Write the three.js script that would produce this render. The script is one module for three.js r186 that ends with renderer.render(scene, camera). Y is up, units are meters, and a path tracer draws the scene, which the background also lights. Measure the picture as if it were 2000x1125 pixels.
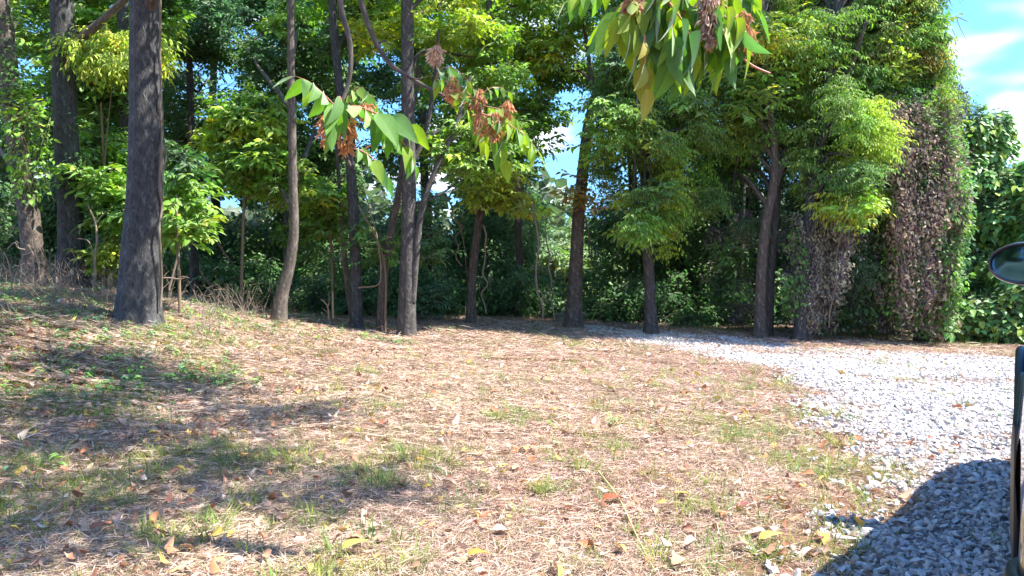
import * as THREE from 'three';
import { mergeGeometries } from 'three/addons/utils/BufferGeometryUtils.js';
import { ImprovedNoise } from 'three/addons/math/ImprovedNoise.js';
import { Brush, Evaluator, SUBTRACTION } from 'three-bvh-csg';

// ------------------------------------------------------------ camera, sky, sun, exposure
const scene = new THREE.Scene();
const EYE = 1.25, F = 1540;
const camera = new THREE.PerspectiveCamera(2 * Math.atan(562.5 / F) * 180 / Math.PI, 16 / 9, 0.05, 3000);
camera.position.set(0, EYE, 0);
camera.rotation.x = -Math.atan(22.5 / F);
const SUN_AZ = 98 * Math.PI / 180, SUN_EL = 59 * Math.PI / 180;
const sunDir = new THREE.Vector3(Math.sin(SUN_AZ) * Math.cos(SUN_EL), Math.sin(SUN_EL), -Math.cos(SUN_AZ) * Math.cos(SUN_EL));
const sun = new THREE.DirectionalLight(new THREE.Color().setRGB(1, 0.93, 0.82), 4.8);
sun.position.copy(sunDir).multiplyScalar(60);
sun.castShadow = true;
sun.shadow.mapSize.set(4096, 4096);
Object.assign(sun.shadow.camera, { left: -30, right: 30, top: 30, bottom: -30, near: 1, far: 140 });
scene.add(sun, sun.target);
const renderer = new THREE.WebGLRenderer();
renderer.toneMapping = THREE.LinearToneMapping;
renderer.toneMappingExposure = 3.2;
renderer.shadowMap.enabled = true;

// ------------------------------------------------------------ helpers
function rng(seed) {
  let a = seed >>> 0;
  return () => { a = (a + 0x6D2B79F5) | 0; let t = Math.imul(a ^ (a >>> 15), 1 | a); t = (t + Math.imul(t ^ (t >>> 7), 61 | t)) ^ t; return ((t ^ (t >>> 14)) >>> 0) / 4294967296; };
}
const perlin = new ImprovedNoise();
const N3 = (x, y, z) => perlin.noise(x, y, z);
const clamp = (x, a = 0, b = 1) => Math.min(b, Math.max(a, x));
const sm = (a, b, x) => { const t = clamp((x - a) / (b - a)); return t * t * (3 - 2 * t); };
const mix = (a, b, t) => a + (b - a) * t;
const V = (x, y, z) => new THREE.Vector3(x, y, z);
const lin = (r, g, b) => new THREE.Color().setRGB(r, g, b);
function fbm2(x, y, o = 4, z = 0) { let s = 0, a = 0.5; for (let k = 0; k < o; k++) { s += a * N3(x, y, z + k * 7.3); x *= 2.03; y *= 2.03; a *= 0.5; } return s; }

// sky: clear air with soft fair-weather clouds, the same all round
{
  const W = 1536, Hh = 768, data = new Float32Array(W * Hh * 4);
  for (let j = 0; j < Hh; j++) for (let i = 0; i < W; i++) {
    const el = ((j + 0.5) / Hh - 0.5) * Math.PI, az = ((i + 0.5) / W - 0.5) * 2 * Math.PI;
    const y = Math.sin(el), ce = Math.cos(el), x = ce * Math.cos(az), z = ce * Math.sin(az);
    const t = Math.pow(clamp(y), 0.55);
    let r = mix(0.27, 0.018, t), g = mix(0.6, 0.17, t), b = mix(0.92, 0.66, t);
    const toSun = x * sunDir.x + y * sunDir.y + z * sunDir.z;
    const halo = 0.22 * Math.pow(clamp(toSun), 10);
    r += halo; g += halo; b += halo * 0.9;
    if (y > 0.0) {
      const k = 1 / (y + 0.14), cx = x * k * 1.15 + 8.58, cz = z * k * 1.15 + 1.7;
      const n = fbm2(cx, cz, 5, 2.2) + 0.12 * N3(cx * 0.5, cz * 0.5, 9.1);
      let c = sm(0.04, 0.24, n) * 0.92 * sm(0.0, 0.12, y);
      const w = 0.92 + 0.25 * sm(0.1, 0.4, n);
      r = mix(r, 0.86 * w, c); g = mix(g, 0.88 * w, c); b = mix(b, 0.95 * w, c);
    } else { r = 0.2; g = 0.21; b = 0.18; }
    const o = (j * W + i) * 4; data[o] = r; data[o + 1] = g; data[o + 2] = b; data[o + 3] = 1;
  }
  const sky = new THREE.DataTexture(data, W, Hh, THREE.RGBAFormat, THREE.FloatType);
  sky.mapping = THREE.EquirectangularReflectionMapping;
  sky.magFilter = sky.minFilter = THREE.LinearFilter;
  sky.needsUpdate = true;
  scene.background = sky; scene.environment = sky;
  scene.backgroundIntensity = scene.environmentIntensity = 0.85;
}

// ------------------------------------------------------------ terrain
function crest(x) { return x < 0 ? 0.42 - 0.022 * Math.max(x, -12) : 0.42 - 0.04 * Math.min(x, 14); }
function H(x, z) {
  const d = -z;
  let h = crest(x) * clamp((d - 4) / 12, 0, 1);
  h += 0.76 * sm(-1.5, -7, x) * sm(4.5, 9.5, d) * (1 - 0.85 * sm(11.6, 15, d));
  const edge = mix(17.2, 27, sm(2, -3, x)) - 1.2 * sm(6, 11, x);
  const over = Math.max(0, d - edge);
  h -= 0.012 * over * over * (over < 12 ? 1 : 0) + (over >= 12 ? 0.012 * 144 + (over - 12) * 0.1 : 0);
  h += 13 * sm(60, 220, Math.hypot(x, z)) * (1 - 0.6 * sm(0, 30, z));
  h += 0.035 * N3(x * 0.55, 3.3, z * 0.55) + 0.018 * N3(x * 1.7, 8.1, z * 1.7);
  return h;
}
// a surveyed sight (2000-wide frame) at a given distance, and where a sight meets the ground
const at = (px, py, d) => V((px - 1000) / F * d, EYE + (540 - py) / F * d, -d);
function onGround(px, py) {
  let d = 8;
  for (let k = 0; k < 40; k++) d = mix(d, clamp(F * (EYE - H((px - 1000) / F * d, -d)) / (py - 540), 1, 18), 0.5);
  const x = (px - 1000) / F * d; return V(x, H(x, -d), -d);
}
// the gravel drive: inside outline, edge broken by noise
const driveL = [[960, 629], [1010, 634], [1170, 661], [1340, 690], [1490, 725], [1560, 762], [1640, 800], [1655, 850], [1660, 910], [1672, 960], [1684, 1010], [1690, 1070], [1690, 1125], [1700, 1300]];
const driveR = [[2300, 1400], [2300, 735], [2000, 703], [1850, 694], [1700, 684], [1500, 668], [1300, 648], [1110, 631]];
const drive = [...driveL, ...driveR].map(([px, py]) => { const p = onGround(px, py); return [p.x, p.z]; });
function driveEdge(x, z) {   // signed distance to the outline, + inside
  let inside = false, best = 1e9;
  for (let i = 0, j = drive.length - 1; i < drive.length; j = i++) {
    const [xi, zi] = drive[i], [xj, zj] = drive[j];
    if ((zi > z) !== (zj > z) && x < (xj - xi) * (z - zi) / (zj - zi) + xi) inside = !inside;
    const ex = xj - xi, ez = zj - zi, t = clamp(((x - xi) * ex + (z - zi) * ez) / (ex * ex + ez * ez || 1));
    best = Math.min(best, Math.hypot(x - xi - ex * t, z - zi - ez * t));
  }
  return inside ? best : -best;
}
// 0 = grass, 1 = bare gravel; strips of dry grass survive between the wheel tracks
const strips = [[[1660, 886], [2020, 868]], [[1700, 742], [2010, 752]], [[1560, 700], [1800, 712]], [[1700, 930], [1900, 905]]].map((s) => s.map(([px, py]) => { const p = onGround(px, py); return [p.x, p.z]; }));
function gravelAt(x, z) {
  let e = driveEdge(x, z) + 0.5 * N3(x * 0.9, 5.5, z * 0.9) + 0.3 * N3(x * 2.6, 1.5, z * 2.6) + 0.15 * N3(x * 7, 2.5, z * 7);
  let g = sm(-0.3, 0.5, e);
  for (const [[x0, z0], [x1, z1]] of strips) {
    const ex = x1 - x0, ez = z1 - z0, t = clamp(((x - x0) * ex + (z - z0) * ez) / (ex * ex + ez * ez));
    const dd = Math.hypot(x - x0 - ex * t, z - z0 - ez * t);
    g *= 1 - 0.42 * sm(0.34, 0.05, dd + 0.25 * N3(x * 3, 7.7, z * 3));
  }
  return g * (1 - 0.6 * sm(0.06, 0.3, fbm2(x * 0.75 + 2, z * 1.1, 3, 12.2)) * sm(7, 10, -z));
}

// ------------------------------------------------------------ textures
function dataTex(w, h, fn, srgb) {
  const a = new Uint8Array(w * h * 4);
  for (let j = 0; j < h; j++) for (let i = 0; i < w; i++) { const c = fn(i / w, j / h), o = (j * w + i) * 4; a[o] = clamp(c[0]) * 255; a[o + 1] = clamp(c[1]) * 255; a[o + 2] = clamp(c[2]) * 255; a[o + 3] = 255; }
  const t = new THREE.DataTexture(a, w, h); t.wrapS = t.wrapT = THREE.RepeatWrapping; t.magFilter = THREE.LinearFilter; t.minFilter = THREE.LinearMipmapLinearFilter; t.generateMipmaps = true;
  if (srgb) t.colorSpace = THREE.SRGBColorSpace; t.needsUpdate = true; return t;
}
function pnoise(seed) {   // value noise that repeats with the given period
  const r = rng(seed), T = new Float32Array(4096).map(() => r());
  return (x, y, px, py) => {
    const xi = Math.floor(x), yi = Math.floor(y), fx = x - xi, fy = y - yi, u = fx * fx * (3 - 2 * fx), v = fy * fy * (3 - 2 * fy);
    const h = (a, b) => T[((((a % px) + px) % px) * 57 + (((b % py) + py) % py) * 131 + 17) & 4095];
    return mix(mix(h(xi, yi), h(xi + 1, yi), u), mix(h(xi, yi + 1), h(xi + 1, yi + 1), u), v);
  };
}
const pn = pnoise(11);
const pf = (u, v, a, b, o = 4) => { let s = 0, w = 0.5, t = 0; for (let k = 0; k < o; k++) { s += w * pn(u * a, v * b, a, b); t += w; w *= 0.55; a *= 2; b *= 2; } return s / t; };
function barkHeight(u, v) {
  const w = pf(u, v, 6, 3, 3) * 0.08;
  const ridge = 1 - Math.abs(2 * pf(u + w, v, 22, 5, 3) - 1);
  return 0.25 + 0.55 * Math.pow(ridge, 1.6) * 0.8 + 0.3 * (pf(u, v, 60, 26, 2) - 0.5);
}
const barkBump = dataTex(512, 512, (u, v) => { const h = barkHeight(u, v); return [h, h, h]; });
const barkMap = dataTex(512, 512, (u, v) => {
  const h = barkHeight(u, v), p = pf(u, v, 5, 4, 4), li = sm(0.6, 0.72, pf(u + 0.3, v + 0.6, 9, 7, 4)), k = 0.42 + 0.62 * h + 0.35 * (p - 0.5);
  return [k * mix(0.93, 1.02, li) + li * 0.16, k * mix(0.9, 1.03, li) + li * 0.18, k * mix(0.87, 0.96, li) + li * 0.15];
}, true);
for (const t of [barkBump, barkMap]) t.repeat.set(1 / 0.4, 1 / 0.4);
function strokes(w, n, seed, base, cols, lens) {   // chopped dry stalks lying over each other
  const cv = document.createElement('canvas'); cv.width = cv.height = w; const c = cv.getContext('2d'), r = rng(seed);
  c.fillStyle = base; c.fillRect(0, 0, w, w);
  for (let k = 0; k < n; k++) {
    const x = r() * w, y = r() * w, a = r() * 6.283, L = mix(lens[0], lens[1], r() * r()), b = a + (r() - 0.5) * 0.8;
    c.strokeStyle = cols[Math.floor(r() * cols.length)]; c.lineWidth = 0.8 + r() * 2.4; c.globalAlpha = 0.55 + 0.45 * r();
    for (const dx of [-w, 0, w]) for (const dy of [-w, 0, w]) {
      if (x + dx < -lens[1] || x + dx > w + lens[1] || y + dy < -lens[1] || y + dy > w + lens[1]) continue;
      c.beginPath(); c.moveTo(x + dx, y + dy); c.quadraticCurveTo(x + dx + Math.cos(a) * L * 0.5, y + dy + Math.sin(a) * L * 0.5, x + dx + Math.cos(a) * L * 0.5 + Math.cos(b) * L * 0.5, y + dy + Math.sin(a) * L * 0.5 + Math.sin(b) * L * 0.5); c.stroke();
    }
  }
  const t = new THREE.CanvasTexture(cv); t.wrapS = t.wrapT = THREE.RepeatWrapping; t.colorSpace = THREE.SRGBColorSpace; return t;
}
const litterMap = strokes(1024, 9000, 5, '#6b5040', ['#b08e76', '#c3a18a', '#8a6a54', '#a5806a', '#d0b29c', '#6a4c3a', '#7d6a4c', '#94795f'], [14, 80]);
const gravelBase = dataTex(512, 512, (u, v) => { const n = pf(u, v, 40, 40, 3), m = pf(u + 0.2, v, 7, 7, 3), k = 0.45 + 0.35 * n + 0.2 * (m - 0.5); return [k * 1.02, k * 0.98, k * 0.97]; }, true);
function leafTexture(seed, edge) {   // veins and small blemishes of a leaf; v runs from stalk to tip
  const r = rng(seed), spots = Array.from({ length: 9 }, () => [r(), r(), 0.006 + 0.02 * r()]);
  return dataTex(128, 256, (u, v) => {
    const x = Math.abs(u - 0.5), rib = sm(0.02, 0.004, x), side = Math.abs(((v - x * 0.55) * 11) % 1 - 0.5), vein = sm(0.42, 0.5, side) * 0.35 * sm(0.5, 0.1, x);
    let k = 0.86 + 0.1 * (pf(u, v, 8, 16, 3) - 0.5) + 0.22 * rib + 0.1 * vein, y = 0;
    for (const [a, b, s] of spots) y = Math.max(y, sm(s, s * 0.5, Math.hypot(u - a, (v - b) * 2)));
    return [k * mix(1, 0.95, y) + edge * 0.06 * y, k * mix(1, 0.62, y), k * mix(1, 0.5, y)];
  }, true);
}
const leafMap = leafTexture(3, 1);

// ------------------------------------------------------------ materials
const std = (name, color, roughness = 0.9, more = {}) => { const m = new THREE.MeshStandardMaterial({ color, roughness, side: THREE.DoubleSide, ...more }); m.name = name; return m; };
const phys = (name, o) => { const m = new THREE.MeshPhysicalMaterial({ side: THREE.DoubleSide, ...o }); m.name = name; return m; };
const bark = (name, r, g, b, bump = 0.012) => std(name, lin(r, g, b), 0.92, { map: barkMap, bumpMap: barkBump, bumpScale: bump });
const M = {
  barkGrey: bark('grey_bark', 0.15, 0.16, 0.185, 0.014), barkBrown: bark('brown_bark', 0.25, 0.215, 0.2, 0.016), barkDark: bark('dark_bark', 0.18, 0.175, 0.185, 0.014), barkPale: bark('pale_bark', 0.26, 0.235, 0.22, 0.004),
  twig: std('twig', lin(0.22, 0.16, 0.11)), deadTwig: std('dead_twig', lin(0.27, 0.21, 0.17)), vine: std('vine_stem', lin(0.2, 0.16, 0.12)),
  leaf: phys('leaf', { vertexColors: true, roughness: 1, transmission: 0.5, thickness: 0, clearcoat: 0.4, clearcoatRoughness: 0.36 }),
  kudzuLeaf: phys('kudzu_leaf', { vertexColors: true, roughness: 1, transmission: 0.35, thickness: 0, clearcoat: 0.7, clearcoatRoughness: 0.42 }),
  dryLeaf: phys('dry_leaf', { vertexColors: true, roughness: 1, transmission: 0.2, thickness: 0 }),
  straw: phys('straw', { vertexColors: true, roughness: 1, transmission: 0.15, thickness: 0 }),
  grass: phys('grass', { vertexColors: true, roughness: 1, transmission: 0.35, thickness: 0, clearcoat: 0.2, clearcoatRoughness: 0.5 }),
  litter: std('leaf_litter', lin(0.92, 0.86, 0.84), 1, { map: litterMap, bumpMap: litterMap, bumpScale: 0.012 }),
  gravelBed: std('gravel_bed', lin(0.62, 0.6, 0.6), 1, { map: gravelBase, bumpMap: gravelBase, bumpScale: 0.012 }),
  stone: std('crushed_stone', lin(0.53, 0.51, 0.51), 0.85, { bumpMap: gravelBase, bumpScale: 0.003 }),
};
litterMap.repeat.set(1 / 1.6, 1 / 1.6);

// ------------------------------------------------------------ building blocks
const used = new Map();
function numbered(n) { const k = used.get(n) ?? 0; used.set(n, k + 1); return k ? `${n}_${String(k).padStart(3, '0')}` : n; }
function shade(o) { o.castShadow = o.receiveShadow = true; return o; }
function tag(o, label, category, group, kind) { if (label) o.userData.label = label; if (category) o.userData.category = category; if (group) o.userData.group = group; if (kind) o.userData.kind = kind; return o; }
function thing(name, label, category, base, group) { const g = new THREE.Group(); g.name = numbered(name); g.position.copy(base); scene.add(g); return tag(g, label, category, group); }
function part(name, geo, mat, parent) { const m = shade(new THREE.Mesh(geo, mat)); m.name = name; parent.add(m); return m; }
function whole(name, geo, mat, label, category, group, kind) { const m = shade(new THREE.Mesh(geo, mat)); m.name = numbered(name); scene.add(m); return tag(m, label, category, group, kind); }

class Acc {   // gathers small pieces into one geometry
  constructor() { this.p = []; this.n = []; this.c = []; this.u = []; this.i = []; }
  add(t, m, col = [1, 1, 1]) {
    const o = this.p.length / 3, v = new THREE.Vector3(), nm = new THREE.Matrix3().getNormalMatrix(m);
    for (let k = 0; k < t.p.length; k += 3) {
      v.set(t.p[k], t.p[k + 1], t.p[k + 2]).applyMatrix4(m); this.p.push(v.x, v.y, v.z);
      v.set(t.n[k], t.n[k + 1], t.n[k + 2]).applyMatrix3(nm).normalize(); this.n.push(v.x, v.y, v.z); this.c.push(...col);
    }
    this.u.push(...t.u); for (const a of t.i) this.i.push(a + o); return this;
  }
  build() {
    const g = new THREE.BufferGeometry();
    g.setAttribute('position', new THREE.Float32BufferAttribute(this.p, 3)); g.setAttribute('normal', new THREE.Float32BufferAttribute(this.n, 3));
    g.setAttribute('color', new THREE.Float32BufferAttribute(this.c, 3)); g.setAttribute('uv', new THREE.Float32BufferAttribute(this.u, 2)); g.setIndex(this.i); return g;
  }
}
function template(g) { return { p: [...g.attributes.position.array], n: [...g.attributes.normal.array], u: [...g.attributes.uv.array], i: [...g.index.array] }; }
const profiles = {
  ovate: (t) => Math.pow(Math.sin(Math.PI * Math.pow(t, 0.72)), 0.85), lance: (t) => Math.pow(Math.sin(Math.PI * Math.pow(t, 0.62)), 0.9),
  heart: (t) => Math.pow(clamp(1 - t), 0.62) * Math.min(1, 0.5 + t * 5), blade: (t) => Math.pow(1 - t, 0.7), oblong: (t) => Math.pow(Math.sin(Math.PI * clamp(t, 0.02, 1)), 0.5),
};
// a leaf: stalk end at the origin, along +X, face up (+Y)
function leafGeo(len, wid, { seg = 4, fold = 0.25, droop = 0.25, shape = 'ovate', twist = 0, ruffle = 0, seed = 1, uvs = false } = {}) {
  const p = [], u = [], idx = [], r = rng(seed), w = profiles[shape];
  for (let k = 0; k <= seg; k++) {
    const t = k / seg, hw = Math.max(wid * 0.5 * w(t), k === seg ? 0 : wid * 0.015), a = twist * t, y = -droop * len * t * t;
    for (const s of [-1, 0, 1]) {
      const z = s * hw * (1 + ruffle * (r() - 0.5)), yy = fold * Math.abs(z) + (s ? ruffle * (r() - 0.5) * wid * 0.3 : 0);
      p.push(t * len, y + yy * Math.cos(a) + z * Math.sin(a), z * Math.cos(a) - yy * Math.sin(a)); u.push(0.5 + 0.5 * s * w(t), t);
    }
    if (k) { const o = (k - 1) * 3; for (const s of [0, 1]) idx.push(o + s, o + s + 1, o + s + 3, o + s + 1, o + s + 4, o + s + 3); }
  }
  const g = new THREE.BufferGeometry();
  g.setAttribute('position', new THREE.Float32BufferAttribute(p, 3)); g.setAttribute('uv', new THREE.Float32BufferAttribute(u, 2)); g.setIndex(idx); g.computeVertexNormals(); return g;
}
const E = new THREE.Euler(), Q = new THREE.Quaternion(), Mx = () => new THREE.Matrix4();
function place(x, y, z, rx, ry, rz, s = 1, order = 'YXZ') { E.set(rx, ry, rz, order); return Mx().compose(V(x, y, z), Q.setFromEuler(E).clone(), V(s, s, s)); }
const jitter = (r, a) => { const k = 1 + (r() - 0.5) * 2 * a; return [k * (1 + (r() - 0.5) * a * 0.6), k, k * (1 + (r() - 0.5) * a)]; };
const stickT = template(new THREE.CylinderGeometry(0.5, 1, 1, 4, 1, true).rotateZ(-Math.PI / 2).translate(0.5, 0, 0));
function stickM(a, b, rad) { const d = b.clone().sub(a), L = d.length(), q = new THREE.Quaternion().setFromUnitVectors(V(1, 0, 0), d.normalize()); return Mx().compose(a, q, V(L, rad, rad)); }

const pick = (r, a) => a[Math.floor(r() * a.length)];
const DRYC = [[0.5, 0.335, 0.265], [0.56, 0.41, 0.335], [0.42, 0.28, 0.21], [0.66, 0.535, 0.45], [0.24, 0.155, 0.115], [0.5, 0.335, 0.27], [0.6, 0.455, 0.375], [0.64, 0.5, 0.42], [0.46, 0.37, 0.21]];
const YEL = [2.6, 1.55, 0.6];
function spray(kind, seed) {
  const r = rng(seed), A = new Acc(), tw = [0.9, 0.55, 1.2];
  const leafCol = (p) => { const j = jitter(r, 0.28); return r() < p ? j.map((x, k) => x * YEL[k]) : j; };
  if (kind === 'ovate') {
    const L = 0.36; A.add(stickT, stickM(V(0, 0, 0), V(L, 0, 0), 0.0022), tw);
    for (let k = 0; k < 12; k++) {
      const t = 0.08 + 0.92 * k / 11, s = k % 2 ? 1 : -1, T = template(leafGeo(0.085 + 0.035 * r(), 0.046 + 0.016 * r(), { droop: 0.1 + 0.35 * r(), fold: 0.15 + 0.3 * r(), seg: 3, seed: seed + k }));
      A.add(T, place(L * t, (r() - 0.5) * 0.07, s * 0.015 + (r() - 0.5) * 0.05, (r() - 0.5) * 1.3, -s * (0.5 + 0.5 * r()), (r() - 0.65) * 0.9), leafCol(0.06));
    }
  } else if (kind === 'pinnate') {   // arching compound leaves with narrow hanging leaflets
    for (let b = 0; b < 4; b++) {
      const yaw = b / 4 * 6.28 + r(), L = 0.3 + 0.12 * r(), rise = 0.1 + 0.5 * r(); let prev = V(0, 0, 0);
      for (let k = 1; k <= 6; k++) {
        const t = k / 6, p = V(Math.cos(yaw) * L * t, rise * L * t - 0.75 * L * t * t, Math.sin(yaw) * L * t);
        A.add(stickT, stickM(prev, p, 0.0016), tw);
        for (const s of k === 6 ? [0] : [-1, 1]) A.add(template(leafGeo(0.07 + 0.025 * r(), 0.022 + 0.007 * r(), { shape: 'lance', seg: 3, droop: 0.3 * r(), fold: 0.3, seed: seed + k * 7 + b })), place(p.x, p.y, p.z, (r() - 0.5) * 0.8, -yaw - s * (1.0 + 0.3 * r()), -0.5 - 0.7 * r()), leafCol(0.07));
        prev = p;
      }
    }
  } else if (kind === 'ivy' || kind === 'kudzu' || kind === 'dry') {   // leaves hanging as on a wall that faces +Z
    const n = kind === 'kudzu' ? 9 : kind === 'dry' ? 14 : 15, S = kind === 'kudzu' ? 0.5 : 0.38;
    for (let k = 0; k < 3; k++) { const x = (r() - 0.5) * S; A.add(stickT, stickM(V(x, S * 0.5, -0.03), V(x + (r() - 0.5) * 0.1, -S * 0.5, -0.02), 0.0025), tw); }
    for (let k = 0; k < n; k++) {
      const len = kind === 'kudzu' ? 0.1 + 0.06 * r() : kind === 'dry' ? 0.05 + 0.05 * r() : 0.05 + 0.035 * r(), wide = len * (kind === 'kudzu' ? 0.92 : kind === 'dry' ? 0.42 : 0.85);
      const T = template(leafGeo(len, wide, { shape: kind === 'dry' ? 'ovate' : 'heart', seg: 4, droop: kind === 'dry' ? 0.5 * r() : 0.2 * r(), fold: kind === 'dry' ? 0.6 : 0.22, twist: kind === 'dry' ? (r() - 0.5) * 3 : 0, ruffle: kind === 'dry' ? 0.8 : 0.1, seed: seed + k }));
      // tip down, face outward and up
      const tilt = kind === 'dry' ? (r() - 0.5) * 2.4 : 0.3 + 0.9 * r(), m = Mx().makeRotationZ(-Math.PI / 2 + (r() - 0.5) * 1.1).premultiply(Mx().makeRotationY(-Math.PI / 2 + Math.PI / 2));
      const face = Mx().makeBasis(V(0, -1, 0), V(0, 0, 1), V(-1, 0, 0));
      m.copy(Mx().makeTranslation((r() - 0.5) * S, (r() - 0.5) * S, (r() - 0.3) * 0.12)).multiply(Mx().makeRotationX(-tilt)).multiply(Mx().makeRotationY((r() - 0.5) * 1.4)).multiply(Mx().makeRotationZ((r() - 0.5) * 1.2)).multiply(face);
      A.add(T, m, leafCol(kind === 'dry' ? 0 : kind === 'ivy' ? 0.03 : 0.05));
    }
  } else if (kind === 'weed') {   // low plant, leaves round a short stem
    for (let k = 0; k < 9; k++) { const y = 0.02 + 0.1 * r(), a = k * 2.4 + r(); A.add(template(leafGeo(0.05 + 0.04 * r(), 0.03 + 0.015 * r(), { seg: 3, droop: 0.4, seed: seed + k })), place(0, y, 0, 0, a, 0.2 * (r() - 0.2)), leafCol(0.05)); }
    A.add(stickT, stickM(V(0, 0, 0), V(0.01, 0.12, 0), 0.002), tw);
  } else if (kind === 'straw') {
    for (let k = 0; k < 16; k++) {
      const L = 0.03 + 0.12 * r() * r(), x = (r() - 0.5) * 0.16, z = (r() - 0.5) * 0.16, T = template(leafGeo(L, 0.0025 + 0.0035 * r(), { shape: 'oblong', seg: 2, droop: (r() - 0.4) * 0.3, fold: 0.5 }));
      A.add(T, place(x, 0.004 + 0.022 * r(), z, (r() - 0.5) * 2, r() * 6.28, (r() - 0.42) * 0.5), jitter(r, 0.35));
    }
  } else if (kind === 'strawpatch') {   // half a square metre of chopped stalks
    for (let k = 0; k < 420; k++) {
      const long = r() < 0.08, L = long ? 0.1 + 0.14 * r() : 0.025 + 0.11 * r() * r(), x = (r() - 0.5) * 0.52, z = (r() - 0.5) * 0.52, T = template(leafGeo(L, (long ? 0.004 : 0.0028) + 0.0035 * r(), { shape: 'oblong', seg: 2, droop: (r() - 0.45) * 0.3, fold: 0.5 }));
      const c = DRYC[Math.floor(r() * DRYC.length)], j = 0.7 + 0.6 * r();
      A.add(T, place(x, 0.004 + 0.03 * r() * r(), z, (r() - 0.5) * 2, r() * 6.28, (r() - 0.42) * 0.5), c.map((v) => v * j));
    }
  } else if (kind === 'tuft' || kind === 'stubble') {
    const n = kind === 'tuft' ? 22 : 9;
    for (let k = 0; k < n; k++) {
      const L = kind === 'tuft' ? 0.05 + 0.1 * r() : 0.03 + 0.05 * r(), a = r() * 6.28, R = 0.05 * Math.sqrt(r());
      A.add(template(leafGeo(L, 0.004 + 0.003 * r(), { shape: 'blade', seg: 3, droop: 0.15 + 0.5 * r(), fold: 0.6 })), place(Math.cos(a) * R, -0.005, Math.sin(a) * R, 0, -a + (r() - 0.5) * 1.5, 0.5 + 0.9 * r()), jitter(r, 0.3));
    }
  }
  return A.build();
}
const SPRAYS = Object.fromEntries(['ovate', 'pinnate', 'ivy', 'kudzu', 'dry', 'weed', 'straw', 'strawpatch', 'tuft', 'stubble'].map((k, i) => [k, [spray(k, 100 + i * 10), spray(k, 105 + i * 10)]]));

function instanced(name, geo, mat, list, parent) {   // list of [matrix, colour]
  const m = shade(new THREE.InstancedMesh(geo, mat, list.length)), c = new THREE.Color();
  list.forEach(([x, k], i) => { m.setMatrixAt(i, x); m.setColorAt(i, c.setRGB(...k)); });
  m.name = name; if (parent) parent.add(m); m.userData.kind = 'stuff'; return m;
}
// leaf clumps: [centre, radii, count, spray kind, colour, yellowing]
function foliage(parent, name, clumps, seed, base) {
  const r = rng(seed), lists = {}, twigs = [];
  for (const [c, rad, n, kind, col, yel = 0.08, gap = 0.13, size = 0.9] of clumps) {
    const sheet = kind === 'ivy' || kind === 'kudzu' || kind === 'dry';
    // a clump is a handful of smaller ones of unequal size, so that its outline is uneven
    const small = Math.min(...rad) < 0.3, subs = small ? [[V(0, 0, 0), 1, 1]] : Array.from({ length: 11 }, () => { const v = V(r() * 2 - 1, r() * 2 - 1, r() * 2 - 1); if (v.length() > 1) v.normalize(); return [v, 0.18 + 0.3 * r(), 0]; });
    if (!small && !sheet) for (const [v] of subs) twigs.push([c, V(c.x + v.x * rad[0], c.y + v.y * rad[1], c.z + v.z * rad[2])]);
    let tot = 0; for (const q of subs) q[2] = tot += q[1] * q[1];
    for (let k = 0; k < n * (sheet ? 1 : 2.3); k++) {
      const pickAt = r() * tot, [so, sr] = subs.find((q) => q[2] >= pickAt);
      const a = r() * 6.283, cz = 2 * r() - 1, sz = Math.sqrt(1 - cz * cz), q = (sheet ? 0.72 + 0.28 * r() : Math.pow(r(), 0.42)) * sr;
      const dir = V(sz * Math.cos(a), cz, sz * Math.sin(a)), p = V(c.x + (so.x + dir.x * q) * rad[0], c.y + (so.y + dir.y * q) * rad[1], c.z + (so.z + dir.z * q) * rad[2]);
      p.x += 0.25 * N3(p.y * 1.3, p.z * 1.3, 4.4 + p.x * 0.4); p.y += 0.2 * N3(p.x * 1.7, 2.2, p.z * 1.7);
      const nn = N3(p.x * 1.9 + 3.1, p.y * 1.9, p.z * 1.9) + 0.5 * N3(p.x * 4.3, p.y * 4.3 + 1.1, p.z * 4.3);
      if (nn < -0.35 + gap * 2 || p.y < H(p.x, p.z) + 0.05) continue;
      const out = sheet ? Math.atan2(dir.x / rad[0], dir.z / rad[2]) + (r() - 0.5) * 1.4 : 0;
      const s = size * (0.6 + 0.75 * r()), m = sheet ? place(p.x - base.x, p.y - base.y, p.z - base.z, (dir.y > 0.3 ? -0.8 * dir.y : 0) + (r() - 0.5) * 0.5, out, (r() - 0.5) * 0.6, s) : place(p.x - base.x, p.y - base.y, p.z - base.z, (r() - 0.5) * 0.9, r() * 6.283, (r() - 0.62) * 0.9, s);
      const j = 1 + (r() - 0.5) * 0.6, ye = kind === 'dry' ? 0 : r() < yel ? r() : 0.06 * r();
      const key = kind + (r() < 0.5 ? 0 : 1);
      (lists[key] ??= []).push([m, [col[0] * j * mix(1, 2.3, ye), col[1] * j * mix(1, 1.35, ye), col[2] * j * mix(1, 0.7, ye)]]);
    }
  }
  for (const [k, l] of Object.entries(lists)) { const kind = k.slice(0, -1); instanced(name, SPRAYS[kind][+k.at(-1)], kind === 'dry' ? M.dryLeaf : kind === 'kudzu' ? M.kudzuLeaf : M.leaf, l, parent); }
  if (twigs.length) {
    const A = new Acc(); for (const [a, b] of twigs) { const m = a.clone().lerp(b, 0.5).add(V((r() - 0.5) * 0.15, 0.08, (r() - 0.5) * 0.15)); A.add(stickT, stickM(a.clone().sub(base), m.clone().sub(base), 0.009)); A.add(stickT, stickM(m.sub(base), b.clone().sub(base), 0.005)); }
    part('twigs', A.build(), M.twig, parent).userData.kind = 'stuff';
  }
}
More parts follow.
